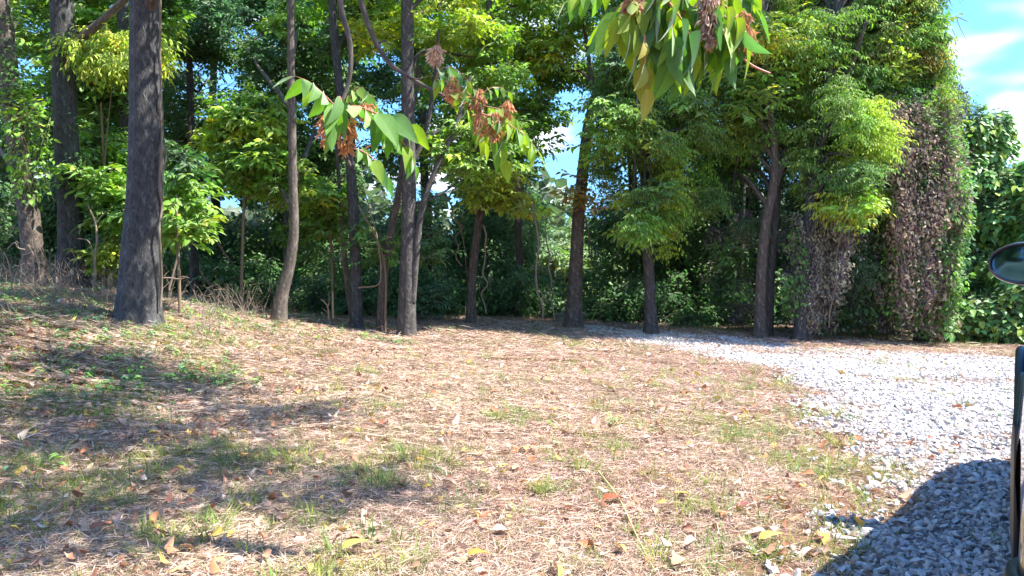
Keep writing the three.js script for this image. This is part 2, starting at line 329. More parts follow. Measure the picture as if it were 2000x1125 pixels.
// tapered, uneven stem along a curve; radii as [t, r] pairs; uv in metres
function stemGeo(points, radii, { sides = 18, steps = 48, lump = 0.06, flare = 0, seed = 0, off = V(0, 0, 0) } = {}) {
  const curve = new THREE.CatmullRomCurve3(points, false, 'centripetal'), L = curve.getLength(), p = [], u = [], idx = [];
  const rad = (t) => { for (let k = 1; k < radii.length; k++) if (t <= radii[k][0]) { const [a, x] = radii[k - 1], [b, y] = radii[k]; return mix(x, y, (t - a) / (b - a)); } return radii.at(-1)[1]; };
  const fr = curve.computeFrenetFrames(steps, false); let side = V(1, 0, 0.3);
  for (let k = 0; k <= steps; k++) {
    const t = k / steps, c = curve.getPointAt(t), T = curve.getTangentAt(t);
    side = side.clone().addScaledVector(T, -side.dot(T)).normalize(); const bi = T.clone().cross(side);
    for (let s = 0; s <= sides; s++) {
      const a = s / sides * 6.28318, ca = Math.cos(a), sa = Math.sin(a), h = t * L;
      let r = rad(t) * (1 + lump * 1.6 * N3(ca * 1.2 + seed, sa * 1.2, h * 1.1) + lump * 0.6 * N3(ca * 3 + seed, sa * 3, h * 3));
      if (flare) r *= 1 + flare * Math.exp(-h / 0.22) * (0.55 + 0.6 * Math.abs(Math.sin(a * 2.5 + seed)));
      p.push(c.x + (side.x * ca + bi.x * sa) * r - off.x, c.y + (side.y * ca + bi.y * sa) * r - off.y, c.z + (side.z * ca + bi.z * sa) * r - off.z);
      u.push(s / sides * Math.max(0.4, Math.round(6.283 * radii[0][1] / 0.8) * 0.8 || 0.4), h);
    }
    if (k) for (let s = 0; s < sides; s++) { const o = (k - 1) * (sides + 1) + s; idx.push(o, o + 1, o + sides + 1, o + 1, o + sides + 2, o + sides + 1); }
  }
  const g = new THREE.BufferGeometry(); g.setAttribute('position', new THREE.Float32BufferAttribute(p, 3)); g.setAttribute('uv', new THREE.Float32BufferAttribute(u, 2)); g.setIndex(idx); g.computeVertexNormals();
  const nn = g.attributes.normal;   // close the seam
  for (let k = 0; k <= steps; k++) { const a = k * (sides + 1), b = a + sides; const v = V(nn.getX(a) + nn.getX(b), nn.getY(a) + nn.getY(b), nn.getZ(a) + nn.getZ(b)).normalize(); nn.setXYZ(a, v.x, v.y, v.z); nn.setXYZ(b, v.x, v.y, v.z); }
  return g;
}
// a tree: trunk through sights at one distance (widths in the same units), extra branches, leaf clumps
let treeSeed = 500;
function tree(name, label, d, pts, o = {}) {
  const seed = treeSeed += 17, P = pts.map(([px, py, , dd = 0]) => at(px, py, d + dd)), R = pts.map(([, , w], k) => w / 2 * d / F);
  const base = V(P[0].x, H(P[0].x, P[0].z) - 0.04, P[0].z); P[0].y = base.y - 0.06;
  const t = thing(name, label, 'tree', base, o.group);
  const c = new THREE.CatmullRomCurve3(P, false, 'centripetal'), L = c.getLength(); let acc = 0; const radii = P.map((p, k) => { if (k) acc += P[k].distanceTo(P[k - 1]); return [acc, R[k]]; }).map(([a, r]) => [a / acc, r]);
  if (!o.hidden) part('trunk', stemGeo(P, radii, { seed, flare: o.flare ?? 0.6, lump: o.lump ?? 0.05, sides: R[0] > 0.12 ? 28 : 16, steps: o.steps ?? 64, off: base }), o.bark ?? M.barkGrey, t);
  for (const [pts2, w0, w1, dd = 0, mat] of o.branches ?? []) { const B = pts2.map(([px, py, e = 0]) => at(px, py, d + dd + e)); part('branch', stemGeo(B, [[0, w0 / 2 * d / F], [1, w1 / 2 * d / F]], { sides: 10, steps: 28, seed, off: base }), mat ?? o.bark ?? M.barkGrey, t); }
  const r = rng(seed), clumps = (o.crown ?? []).map(([px, py, dd, rad, n, kind, col, yel, gap, size]) => [at(px, py, d + dd), rad, n, kind, col, yel, gap, size]);
  if (clumps.length) {
    foliage(t, 'crown', clumps, seed, base);
    if (o.limbs !== false) for (const [cc, rad, , kk] of clumps) {
      if (kk === 'dry' || kk === 'ivy') continue;   // a limb from the trunk into each clump
      let best = P[P.length - 1]; for (let k = 0; k < 30; k++) { const q = c.getPointAt(0.25 + 0.75 * k / 29); if (q.y < cc.y - 0.2 * cc.distanceTo(q) && Math.abs(q.y - (cc.y - 0.5 * Math.hypot(cc.x - q.x, cc.z - q.z))) < Math.abs(best.y - (cc.y - 0.5 * Math.hypot(cc.x - best.x, cc.z - best.z)))) best = q; }
      if (best.distanceTo(cc) < 0.35) continue;
      const m1 = best.clone().lerp(cc, 0.4).add(V((r() - 0.5) * 0.3, 0.15 + 0.2 * r(), (r() - 0.5) * 0.3)), end = cc.clone().add(V((r() - 0.5) * rad[0], rad[1] * 0.3, (r() - 0.5) * rad[2]));
      part('branch', stemGeo([best, m1, cc, end], [[0, Math.min(0.045, R[0] * 0.5)], [0.7, 0.016], [1, 0.005]], { sides: 7, steps: 18, seed, off: base }), o.bark ?? M.barkGrey, t);
    }
  }
  return t;
}

// ------------------------------------------------------------ ground, drive
{
  const n = 340, sp = (t) => { const k = t * 2 - 1; return Math.sign(k) * (14 * Math.abs(k) + 500 * Math.pow(Math.abs(k), 6)); };
  const p = [], u = [], idx = [];
  for (let j = 0; j <= n; j++) for (let i = 0; i <= n; i++) { const x = sp(i / n), z = sp(j / n) - 8; p.push(x, H(x, z), z); u.push(x, z); if (i && j) { const o = (j - 1) * (n + 1) + i - 1; idx.push(o, o + n + 1, o + 1, o + 1, o + n + 1, o + n + 2); } }
  const g = new THREE.BufferGeometry(); g.setAttribute('position', new THREE.Float32BufferAttribute(p, 3)); g.setAttribute('uv', new THREE.Float32BufferAttribute(u, 2)); g.setIndex(idx); g.computeVertexNormals();
  whole('ground', g, M.litter, 'sloping ground of dry mown grass and fallen leaves', 'ground', null, 'structure');
}
{
  // the gravel bed: a thin uneven sheet that ends where the drive ends
  const s = 0.1, p = [], u = [], idx = [], id = new Map();
  const vert = (i, j) => { const k = i * 1000 + j; if (!id.has(k)) { const x = i * s - 6, z = -j * s; id.set(k, p.length / 3); p.push(x, H(x, z) + 0.008, z); u.push(x, z); } return id.get(k); };
  for (let j = 5; j < 172; j++) for (let i = 40; i < 180; i++) { const x = (i + 0.5) * s - 6, z = -(j + 0.5) * s; if (gravelAt(x, z) > 0.45) { const a = vert(i, j), b = vert(i + 1, j), c = vert(i, j + 1), d = vert(i + 1, j + 1); idx.push(a, b, c, b, d, c); } }
  const g = new THREE.BufferGeometry(); g.setAttribute('position', new THREE.Float32BufferAttribute(p, 3)); g.setAttribute('uv', new THREE.Float32BufferAttribute(u, 2)); g.setIndex(idx); g.computeVertexNormals();
  whole('gravel_drive', g, M.gravelBed, 'pale gravel drive curving away across the clearing', 'drive', null, 'structure');
}

// ------------------------------------------------------------ trees of the wood edge
const G1 = [0.115, 0.3, 0.03], G2 = [0.08, 0.225, 0.045], G3 = [0.18, 0.4, 0.025], LIME = [0.34, 0.52, 0.025], KUD = [0.16, 0.38, 0.1], DRY = [0.35, 0.28, 0.205], BLUEG = [0.075, 0.21, 0.08];

// airy growth from the ground to the treetops: many small hanging clumps, withered and ivy-like low down, feathery above
function hangings(px0, px1, py0, py1, n, dd, seed, cols, low) {
  const r = rng(seed), out = [];
  n = Math.round(n * 1.5);
  for (let k = 0; k < n; k++) {
    const px = mix(px0, px1, (k + r()) / n), py = mix(py0, py1, r()), h = 0.16 + 0.55 * r() * r(), bottom = r() < sm(low - 120, low + 120, py), kind = bottom ? (r() < 0.45 ? 'dry' : 'ivy') : r() < 0.75 ? 'pinnate' : 'ovate';
    const c = kind === 'dry' ? [0.27, 0.25, 0.22] : kind === 'ivy' ? pick(r, [BLUEG, G2, G1]) : pick(r, cols), j = 0.75 + 0.5 * r();
    out.push([px, py, dd + (r() - 0.5) * 1.5, [0.1 + 0.15 * r(), h, 0.14 + 0.15 * r()], Math.round(9 + 26 * h), kind, c.map((v) => v * j), 0.09, -0.02, kind === 'pinnate' ? 0.72 : 0.85]);
  }
  return out;
}
// strands of withered and green vine hanging side by side
function drapes(px0, px1, py0, py1, n, dd, seed, col, dryShare) {
  const r = rng(seed), out = [];
  for (let k = 0; k < n; k++) {
    const px = mix(px0, px1, (k + r()) / n), top = py0 + 150 * Math.pow(r(), 3), bot = py1 - 170 * Math.pow(r(), 3), mid = (top + bot) / 2, h = (bot - top) / 2 * 13 / F, dry = r() < dryShare, j = 0.75 + 0.6 * r();
    out.push([px, mid, dd + (r() - 0.5) * 0.9, [0.07 + 0.13 * r(), h, 0.12 + 0.1 * r()], Math.round(h * (30 + 30 * r())), dry ? 'dry' : 'ivy', (dry ? col : pick(r, [BLUEG, G2, G1])).map((v) => v * j), 0.04, -0.05, 0.85]);
  }
  return out;
}
tree('slate_grey_tree', 'thickest tree, slate grey trunk with flared base on the left bank', 9.5, [[268, 615, 84], [272, 560, 76], [281, 420, 68], [288, 250, 63], [286, 110, 56], [287, 0, 54], [293, -200, 46], [305, -520, 28]], {
  flare: 0.3, steps: 110, lump: 0.035,
  branches: [[[[290, 40], [298, 8, -0.1], [310, -60, -0.4], [330, -220, -0.9]], 26, 12, 0, M.barkBrown]],
  crown: [[620, -420, -0.8, [1.3, 0.5, 1.0], 90, 'ovate', G1], [450, -380, -1.5, [1.2, 0.5, 1.0], 80, 'ovate', G1], [260, -260, 0, [1.6, 0.8, 1.4], 136, 'ovate', G1], [420, -420, -0.5, [1.5, 0.8, 1.5], 120, 'ovate', G2], [180, -480, -0.6, [1.6, 0.9, 1.6], 120, 'ovate', G1]] });
tree('leaning_tree', 'leaning trunk wrapped in leafy vine at the far left edge', 11, [[72, 575, 42], [66, 500, 39], [55, 400, 37], [36, 280, 35], [18, 110, 33], [5, 0, 31], [-30, -260, 24]], {
  bark: M.barkBrown, crown: [[30, 40, 1.9, [1.5, 0.9, 1.0], 330, 'ovate', G3], [-60, 230, 2.0, [1.0, 1.1, 0.9], 260, 'ovate', G2], [20, -180, 0, [1.8, 1, 1.4], 120, 'ovate', G1], [62, 290, -0.15, [0.13, 0.8, 0.2], 44, 'ivy', G3, 0.1, 0.0, 1.1], [30, 130, -0.1, [0.18, 0.7, 0.2], 40, 'ivy', G1, 0.1, 0.0]] });
tree('straight_tree', 'straight grey trunk with one rising side branch between leaning tree and thickest tree', 11.5, [[142, 562, 54], [140, 480, 46], [134, 320, 44], [129, 150, 42], [125, 0, 40], [118, -320, 26]], {
  branches: [[[[140, 110], [158, 82, -0.1], [200, 46, -0.2], [250, 0, -0.3], [330, -80, -0.6]], 18, 10, 0, M.barkPale]],
  crown: [[90, 20, 2.0, [1.2, 0.7, 0.9], 280, 'ovate', G2], [200, 60, 1.8, [0.9, 0.8, 0.8], 220, 'ovate', G3], [150, -200, 0, [1.9, 1, 1.5], 136, 'ovate', G1], [156, 330, -0.1, [0.1, 0.8, 0.15], 22, 'ivy', G1, 0.1, 0, 0.9]] });
tree('slim_tree', 'slim grey trunk just behind the left side of the thickest tree', 12.6, [[243, 566, 26], [246, 420, 25], [247, 220, 23], [242, 0, 20], [238, -260, 14]], {
  crown: [[230, 60, 0.8, [1.0, 0.8, 0.8], 260, 'ovate', G3, 0.1], [330, -60, 0.8, [1.3, 0.8, 1], 260, 'ovate', G2], [210, -280, 0, [1.6, 1.0, 1.2], 96, 'ovate', G1]] });
tree('curved_foot_tree', 'slim pale trunk curving at its foot, standing alone right of the thickest tree', 11.8, [[542, 610, 27], [550, 575, 25], [563, 530, 22], [573, 470, 20], [573, 340, 17], [570, 150, 15], [570, 0, 14], [567, -300, 9]], {
  bark: M.barkPale, crown: [[470, 90, 3.2, [1.3, 1.0, 1.0], 420, 'ovate', BLUEG, 0.05], [590, 60, 3.4, [1.0, 0.9, 0.9], 320, 'ovate', G2], [430, 220, 4.2, [1.1, 1.0, 1.0], 360, 'ovate', G2, 0.03], [560, -180, 2, [1.8, 1.1, 1.5], 144, 'ovate', G1], [620, 220, 3.6, [0.8, 0.7, 0.7], 200, 'ovate', G2]] });
tree('bending_tree', 'slim dark trunk bending left higher up, beside the double trunk', 12.6, [[697, 638, 25], [695, 540, 21], [690, 400, 20], [683, 300, 18], [669, 205, 17], [656, 90, 16], [650, 0, 15], [643, -260, 10]], {
  crown: [[660, 10, 0.8, [1.0, 0.7, 0.8], 240, 'ovate', G3, 0.15], [740, 60, 1.4, [0.9, 0.8, 0.8], 240, 'ovate', G2], [640, -220, 0, [1.6, 1.0, 1.3], 112, 'ovate', G1]] });
tree('thin_stem', 'thin crooked stem behind the bending slim trunk', 12.9, [[692, 590, 11], [676, 540, 10], [672, 490, 10], [668, 420, 8], [660, 320, 7], [655, 200, 5]], { bark: M.barkPale, flare: 0.1 });
tree('forked_tree', 'sturdy dark trunk with a fork rising to the right, near picture centre left', 12.1, [[793, 640, 36], [796, 560, 33], [799, 430, 29], [798, 260, 26], [797, 100, 25], [797, 0, 24], [801, -300, 15]], {
  bark: M.barkDark, flare: 0.25,
  branches: [[[[805, 590], [812, 510], [820, 430], [838, 365], [866, 300, 0.1], [890, 250, 0.2], [920, 150, 0.4]], 15, 7, -0.05], [[[800, 330], [822, 280], [838, 230], [850, 150], [858, 60]], 12, 6, 0.1], [[[808, 400], [850, 385], [905, 350, 0.3]], 6, 2, 0]],
  crown: [[850, 20, 0.6, [1.0, 0.6, 0.8], 260, 'ovate', LIME, 0.25], [900, 110, 1.0, [0.9, 0.7, 0.8], 250, 'ovate', G3, 0.2], [740, -80, 0.4, [1.2, 0.7, 1.0], 96, 'ovate', G3, 0.15], [870, 290, 0.6, [0.6, 0.5, 0.5], 130, 'ovate', G3, 0.2], [840, -280, 0, [1.7, 1.0, 1.4], 112, 'ovate', G1], [950, 250, 0.8, [0.6, 0.5, 0.5], 110, 'ovate', G3, 0.2]] });
tree('slanting_tree', 'thin brown trunk slanting up behind the forked trunk', 12.5, [[742, 614, 18], [749, 540, 16], [762, 460, 15], [777, 390, 14], [790, 310, 13], [804, 230, 11], [820, 130, 9]], { bark: M.barkBrown, flare: 0.15 });
tree('crooked_tree', 'crooked slim trunk with a vine hanging beside it, left of the bright gap', 14, [[919, 614, 19], [923, 530, 17], [933, 440, 16], [943, 355, 15], [937, 250, 13], [950, 100, 12], [962, -120, 8]], {
  bark: M.barkBrown, crown: [[950, 60, 0.6, [1.0, 0.8, 0.8], 280, 'ovate', LIME, 0.25, 0.12], [1020, 130, 0.8, [0.8, 0.7, 0.7], 200, 'ovate', LIME, 0.3, 0.12], [1040, 20, 0.8, [0.9, 0.7, 0.8], 220, 'ovate', G3, 0.25], [1058, 215, 0.8, [0.42, 0.35, 0.4], 70, 'ovate', G3, 0.25, 0.05], [1010, 372, -0.6, [0.62, 0.32, 0.45], 120, 'ovate', LIME, 0.4, 0.05], [930, 330, 0.3, [0.6, 0.45, 0.5], 110, 'ovate', G3, 0.2], [960, -200, 0, [1.6, 0.9, 1.3], 104, 'ovate', G1], [1030, 270, 0.6, [0.45, 0.45, 0.45], 90, 'ovate', G3, 0.25]] });
tree('gap_tree', 'brown trunk leaning right that stands in the bright gap to the far hill', 14, [[1119, 622, 34], [1122, 580, 28], [1126, 500, 26], [1131, 410, 24], [1140, 320, 22], [1150, 240, 21], [1168, 178, 19], [1200, 60, 16], [1235, -140, 11]], {
  bark: M.barkBrown, branches: [[[[1150, 240], [1162, 205, 0.1], [1150, 120, 0.2], [1135, 20, 0.3]], 11, 6]],
  crown: [[1100, 30, 0.8, [1.0, 0.6, 0.8], 250, 'ovate', G3, 0.25], [1200, 90, 1.0, [0.9, 0.7, 0.8], 220, 'ovate', G1, 0.15], [1080, 150, 1.2, [0.5, 0.4, 0.5], 80, 'ovate', G1, 0.2], [1130, 375, -0.4, [0.28, 0.3, 0.28], 34, 'ovate', [0.3, 0.27, 0.03], 0.7, 0], [1190, -170, 0, [1.7, 1, 1.4], 104, 'ovate', G1]] });
tree('feathery_tree', 'straight trunk under a feathery lime green crown, right of the bright gap', 13.4, [[1273, 634, 25], [1269, 560, 21], [1263, 455, 20], [1260, 330, 18], [1262, 200, 16], [1266, 0, 13], [1268, -240, 8]], {
  bark: M.barkDark, crown: [...hangings(1165, 1390, 190, 400, 30, -0.2, 301, [G3, LIME, G1, G3], 900), ...hangings(1225, 1325, 380, 450, 7, -0.5, 302, [LIME, G3], 900), ...hangings(1180, 1380, -30, 200, 26, 0.3, 303, [G1, G3, BLUEG], 900), [1250, -80, 0.2, [1.5, 0.9, 1.2], 120, 'pinnate', G1], [1290, -290, 0, [1.4, 0.9, 1.2], 80, 'ovate', G1]] });
tree('double_trunk_tree', 'pale brown trunk whose limb leans far right, left one of a close pair', 13, [[1484, 640, 23], [1486, 560, 21], [1495, 440, 19], [1510, 365, 18], [1512, 300, 14], [1500, 200, 12], [1488, 60, 11], [1478, -220, 8]], {
  bark: M.barkBrown, branches: [[[[1508, 375], [1535, 312], [1570, 296, -0.1], [1608, 245, -0.2], [1650, 160, -0.3], [1690, 40, -0.4]], 14, 8]],
  crown: [...hangings(1385, 1570, 0, 330, 44, 0.9, 304, [G1, G3, G3, G2, LIME], 480), ...hangings(1395, 1470, 330, 620, 12, 1.2, 305, [G2, G1], 400), ...hangings(1400, 1560, 10, 260, 10, -0.2, 314, [LIME, G3], 900), [1480, -180, 0, [1.7, 1.1, 1.4], 120, 'pinnate', G1], [1640, 80, -0.3, [0.7, 0.6, 0.7], 100, 'pinnate', G3, 0.2]] });
tree('dark_twin_tree', 'thin dark trunk, right one of the close pair', 13.4, [[1501, 640, 17], [1505, 550, 15], [1514, 430, 14], [1521, 300, 13], [1517, 100, 10], [1512, -160, 6]], {
  bark: M.barkDark, crown: [[1530, 400, 0.4, [0.4, 0.9, 0.4], 110, 'ivy', BLUEG, 0.04, 0], [1512, -60, 0.4, [1, 0.8, 0.9], 200, 'pinnate', G1]] });
tree('vine_hung_tree', 'greyish trunk hung with withered vines, left of the vine column', 12.8, [[1562, 644, 25], [1567, 590, 21], [1577, 470, 19], [1583, 380, 18], [1600, 250, 16], [1622, 100, 13], [1645, -140, 9]], {
  crown: [...hangings(1570, 1740, 0, 330, 52, 0.6, 306, [G3, LIME, [0.3, 0.4, 0.05], G1, G3], 430), ...hangings(1600, 1700, 330, 640, 18, 0.9, 307, [G1, G2, BLUEG], 470), ...hangings(1590, 1720, 150, 420, 16, -0.3, 316, [LIME, G3, G1], 900), [1660, 400, -0.5, [0.3, 0.18, 0.3], 26, 'pinnate', LIME, 0.5, 0, 1], ...drapes(1560, 1650, 330, 655, 8, 0.1, 41, [0.26, 0.26, 0.19], 0.6), ...drapes(1530, 1560, 420, 650, 5, 0.4, 45, [0.24, 0.25, 0.21], 0.4), [1650, -180, 0, [1.7, 1.1, 1.4], 120, 'pinnate', G1]] });
tree('vine_column_tree', 'tree smothered in withered brown and green vines, a column beside the kudzu mound', 13.4, [[1800, 646, 24], [1802, 500, 22], [1806, 300, 18], [1800, 100, 14], [1805, -120, 9]], {
  bark: M.barkDark, crown: [...drapes(1735, 1868, 190, 655, 58, -0.4, 43, DRY, 0.55), ...drapes(1640, 1760, 300, 655, 30, 0.2, 44, [0.28, 0.26, 0.2], 0.3), ...hangings(1660, 1850, 150, 340, 34, 0.5, 308, [G3, LIME, [0.32, 0.42, 0.05], G1], 600), ...hangings(1690, 1825, -30, 220, 56, 0.1, 309, [[0.32, 0.42, 0.05], G3, LIME, G1, [0.38, 0.36, 0.06]], 900), ...hangings(1650, 1850, 400, 650, 26, 0.8, 310, [G1, G2], 420), [1715, 480, 1.3, [0.9, 1.5, 0.5], 420, 'ivy', BLUEG, 0.05, -0.05], [1850, 205, 0.1, [0.16, 0.35, 0.2], 30, 'dry', [0.16, 0.14, 0.17], 0, 0], [1800, -130, 0.1, [0.7, 0.8, 0.9], 120, 'pinnate', G1], [1840, 600, -0.3, [0.25, 0.4, 0.4], 90, 'kudzu', KUD, 0.1, 0, 0.7]] });

// dim trunks and vine-smothered trees deeper in the wood
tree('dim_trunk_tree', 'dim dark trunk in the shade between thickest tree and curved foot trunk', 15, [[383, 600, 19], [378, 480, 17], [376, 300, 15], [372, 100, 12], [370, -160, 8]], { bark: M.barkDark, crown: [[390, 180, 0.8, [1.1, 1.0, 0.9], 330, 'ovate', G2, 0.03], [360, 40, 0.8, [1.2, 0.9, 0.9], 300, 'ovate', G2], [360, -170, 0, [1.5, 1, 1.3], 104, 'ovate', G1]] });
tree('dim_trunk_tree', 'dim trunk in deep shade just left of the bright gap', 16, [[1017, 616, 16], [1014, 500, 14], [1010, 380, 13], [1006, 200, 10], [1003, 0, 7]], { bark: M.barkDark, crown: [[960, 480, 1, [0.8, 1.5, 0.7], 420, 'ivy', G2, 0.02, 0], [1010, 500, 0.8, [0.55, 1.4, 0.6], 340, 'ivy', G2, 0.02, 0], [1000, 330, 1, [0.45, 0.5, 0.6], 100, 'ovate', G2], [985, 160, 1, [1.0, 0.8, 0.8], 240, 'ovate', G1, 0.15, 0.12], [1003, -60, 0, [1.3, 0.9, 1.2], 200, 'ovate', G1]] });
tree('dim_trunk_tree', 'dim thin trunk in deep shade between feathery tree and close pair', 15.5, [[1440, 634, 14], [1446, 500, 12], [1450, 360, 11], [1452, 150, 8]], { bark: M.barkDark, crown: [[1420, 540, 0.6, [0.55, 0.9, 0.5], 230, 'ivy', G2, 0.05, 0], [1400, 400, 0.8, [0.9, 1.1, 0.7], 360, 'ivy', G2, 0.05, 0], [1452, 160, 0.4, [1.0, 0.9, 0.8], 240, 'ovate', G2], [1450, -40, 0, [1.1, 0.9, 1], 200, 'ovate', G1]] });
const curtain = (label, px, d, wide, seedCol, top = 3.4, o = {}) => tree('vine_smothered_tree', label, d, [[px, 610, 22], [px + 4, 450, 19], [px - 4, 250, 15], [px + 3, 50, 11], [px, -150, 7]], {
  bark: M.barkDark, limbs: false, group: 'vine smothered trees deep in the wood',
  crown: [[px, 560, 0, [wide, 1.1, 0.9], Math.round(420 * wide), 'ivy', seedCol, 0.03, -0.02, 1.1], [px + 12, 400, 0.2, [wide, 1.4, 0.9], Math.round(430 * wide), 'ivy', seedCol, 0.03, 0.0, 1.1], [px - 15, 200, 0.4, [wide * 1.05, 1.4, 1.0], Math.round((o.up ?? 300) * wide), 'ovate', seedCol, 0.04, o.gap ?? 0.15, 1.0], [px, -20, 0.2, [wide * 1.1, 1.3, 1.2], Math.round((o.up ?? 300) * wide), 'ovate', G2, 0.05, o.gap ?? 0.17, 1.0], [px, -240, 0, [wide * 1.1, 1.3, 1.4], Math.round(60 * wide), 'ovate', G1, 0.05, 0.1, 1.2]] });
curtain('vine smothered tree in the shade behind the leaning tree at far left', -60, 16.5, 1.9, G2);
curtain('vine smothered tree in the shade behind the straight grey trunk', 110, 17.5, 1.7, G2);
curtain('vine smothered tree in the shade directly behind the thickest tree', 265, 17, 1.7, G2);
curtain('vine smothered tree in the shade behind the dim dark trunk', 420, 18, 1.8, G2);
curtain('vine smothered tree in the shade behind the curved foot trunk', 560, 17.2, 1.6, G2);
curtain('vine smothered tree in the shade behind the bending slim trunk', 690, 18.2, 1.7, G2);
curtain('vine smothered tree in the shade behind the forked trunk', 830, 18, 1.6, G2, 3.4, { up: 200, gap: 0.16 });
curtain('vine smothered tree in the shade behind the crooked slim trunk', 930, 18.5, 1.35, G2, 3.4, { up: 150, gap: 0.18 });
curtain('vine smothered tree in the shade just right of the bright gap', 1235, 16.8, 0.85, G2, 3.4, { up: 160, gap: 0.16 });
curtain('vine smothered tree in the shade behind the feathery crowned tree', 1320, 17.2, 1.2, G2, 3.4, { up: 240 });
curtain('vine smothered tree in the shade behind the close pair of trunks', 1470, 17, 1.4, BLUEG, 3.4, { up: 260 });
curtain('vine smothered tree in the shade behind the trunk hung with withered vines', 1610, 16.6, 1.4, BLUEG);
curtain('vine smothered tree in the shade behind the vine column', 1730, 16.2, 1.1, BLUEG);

// kudzu mound and trees past it
{
  const c = at(1945, 640, 14.6), base = V(c.x, H(c.x, c.z), c.z), t = thing('kudzu_mound', 'tall mound of broad leaved kudzu at the right edge behind the car mirror', 'vine', base);
  part('stem', stemGeo([base.clone().add(V(0, -0.1, 0)), base.clone().add(V(0.1, 1.2, 0)), base.clone().add(V(-0.2, 2.6, 0.1))], [[0, 0.12], [1, 0.05]], { off: base }), M.barkDark, t);
  const kud = (px, py, d, rad, n, c = KUD) => [at(px, py, d), rad, n, 'kudzu', c, 0.1, -0.1, 0.72];
  foliage(t, 'leaves', [kud(1894, 290, 14.6, [0.4, 0.7, 0.7], 520), kud(1922, 330, 14.6, [0.42, 0.75, 0.7], 520), kud(1952, 410, 14.6, [0.45, 0.75, 0.7], 560), kud(1905, 450, 14.8, [0.65, 1.4, 0.8], 700), kud(1940, 500, 14.4, [0.75, 1.4, 1.0], 900), kud(1985, 580, 14, [0.9, 1.1, 1.1], 900, [0.16, 0.38, 0.1]), kud(1895, 600, 13.9, [0.5, 0.5, 0.5], 300), kud(2120, 600, 14.5, [1.2, 1.0, 1.2], 500), kud(1925, 380, 15, [0.4, 0.6, 0.6], 300), kud(1950, 620, 13.6, [0.8, 0.3, 0.5], 300, [0.16, 0.38, 0.1])], 77, base);
}
tree('far_tree', 'round bluish tree beyond the kudzu mound at the right edge', 34, [[1985, 640, 14], [1985, 480, 12], [1984, 400, 8]], { limbs: false, crown: [[1975, 400, 0, [1.0, 1.3, 1.4], 340, 'ovate', BLUEG, 0.02, -0.05, 2], [2010, 430, 0, [1.0, 1.2, 1.4], 300, 'ovate', BLUEG, 0.02, -0.05, 2], [1990, 500, 1, [1.8, 1.6, 1.6], 420, 'ovate', G1, 0.05, -0.05, 2]] });
tree('far_tree', 'low yellowish bush tree beyond the kudzu mound, just above the car mirror', 28, [[2020, 640, 14], [2020, 520, 12], [2018, 450, 8]], { limbs: false, crown: [[2015, 470, 0, [1.5, 1.2, 1.4], 420, 'ovate', [0.14, 0.2, 0.04], 0.1, -0.05, 1.8], [1995, 540, 0, [1.4, 1.2, 1.2], 360, 'ovate', G1, 0.05, -0.05, 1.8]] });

// what shows through the gap: shrubs down the slope, then the wooded hill
for (const [px, py, d, r, c, label] of [[1092, 560, 24, 1.3, [0.14, 0.27, 0.04], 'sunlit bright green shrub low in the gap beside the brown trunk'], [1150, 570, 25, 1.4, [0.11, 0.23, 0.04], 'sunlit shrub just right of the trunk in the gap'], [1110, 500, 32, 1.8, [0.12, 0.24, 0.05], 'taller sunlit shrub further down the slope in the gap']]) {
  const p = at(px, py, d), base = V(p.x, H(p.x, p.z), p.z), t = thing('shrub', label, 'shrub', base, 'shrubs on the slope beyond the gap');
  for (let k = 0; k < 3; k++) part('stem', stemGeo([base.clone().add(V(0, -0.1, 0)), base.clone().lerp(p, 0.6).add(V((k - 1) * 0.3, 0, 0)), p.clone().add(V((k - 1) * 0.6, 0.3, 0))], [[0, 0.05], [1, 0.015]], { sides: 7, steps: 12, off: base }), M.barkDark, t);
  foliage(t, 'crown', [[p, [r, r * 0.9, r], 520, 'ovate', c, 0.08, 0, 1.5], [p.clone().add(V(r * 0.6, -r * 0.6, 0.3)), [r, r * 0.7, r], 380, 'ovate', c, 0.08, 0, 1.5], [p.clone().add(V(-r * 0.5, -r * 0.9, 0.3)), [r, r * 0.8, r], 380, 'ovate', c, 0.08, 0, 1.5]], 900 + px, base);
}
function woodland(name, label, seed, spots) {   // a far wood that reads as one mass
  const r = rng(seed), A = new Acc(), T = template(leafGeo(0.7, 0.55, { seg: 2, droop: 0.3 }));
  for (let k = 0; k < 260; k++) { const a = r() * 6.283, cz = r() * 1.7 - 0.7, sz = Math.sqrt(Math.max(0, 1 - cz * cz)), q = 0.8 + 0.28 * r() + 0.15 * Math.sin(a * 3) * sz; A.add(T, place(sz * Math.cos(a) * q * 2.2, 4.2 + cz * 2.6 * q, sz * Math.sin(a) * q * 2.2, (r() - 0.5) * 2, r() * 6.283, (r() - 0.5) * 1.6), jitter(r, 0.3)); }
  A.add(stickT, stickM(V(0, -0.5, 0), V(0, 4.6, 0), 0.18), [1.2, 0.8, 1.5]);
  const list = spots.map(([x, z, s]) => [place(x, H(x, z) - 0.2, z, 0, r() * 6.28, 0, s), ((j) => [0.075 * j * (0.8 + 0.5 * r()), 0.15 * j, 0.05 * j])(0.75 + 0.5 * r())]);
  const m = instanced(numbered(name), A.build(), M.leaf, list); scene.add(m); tag(m, label, 'woodland', null, 'stuff');
}
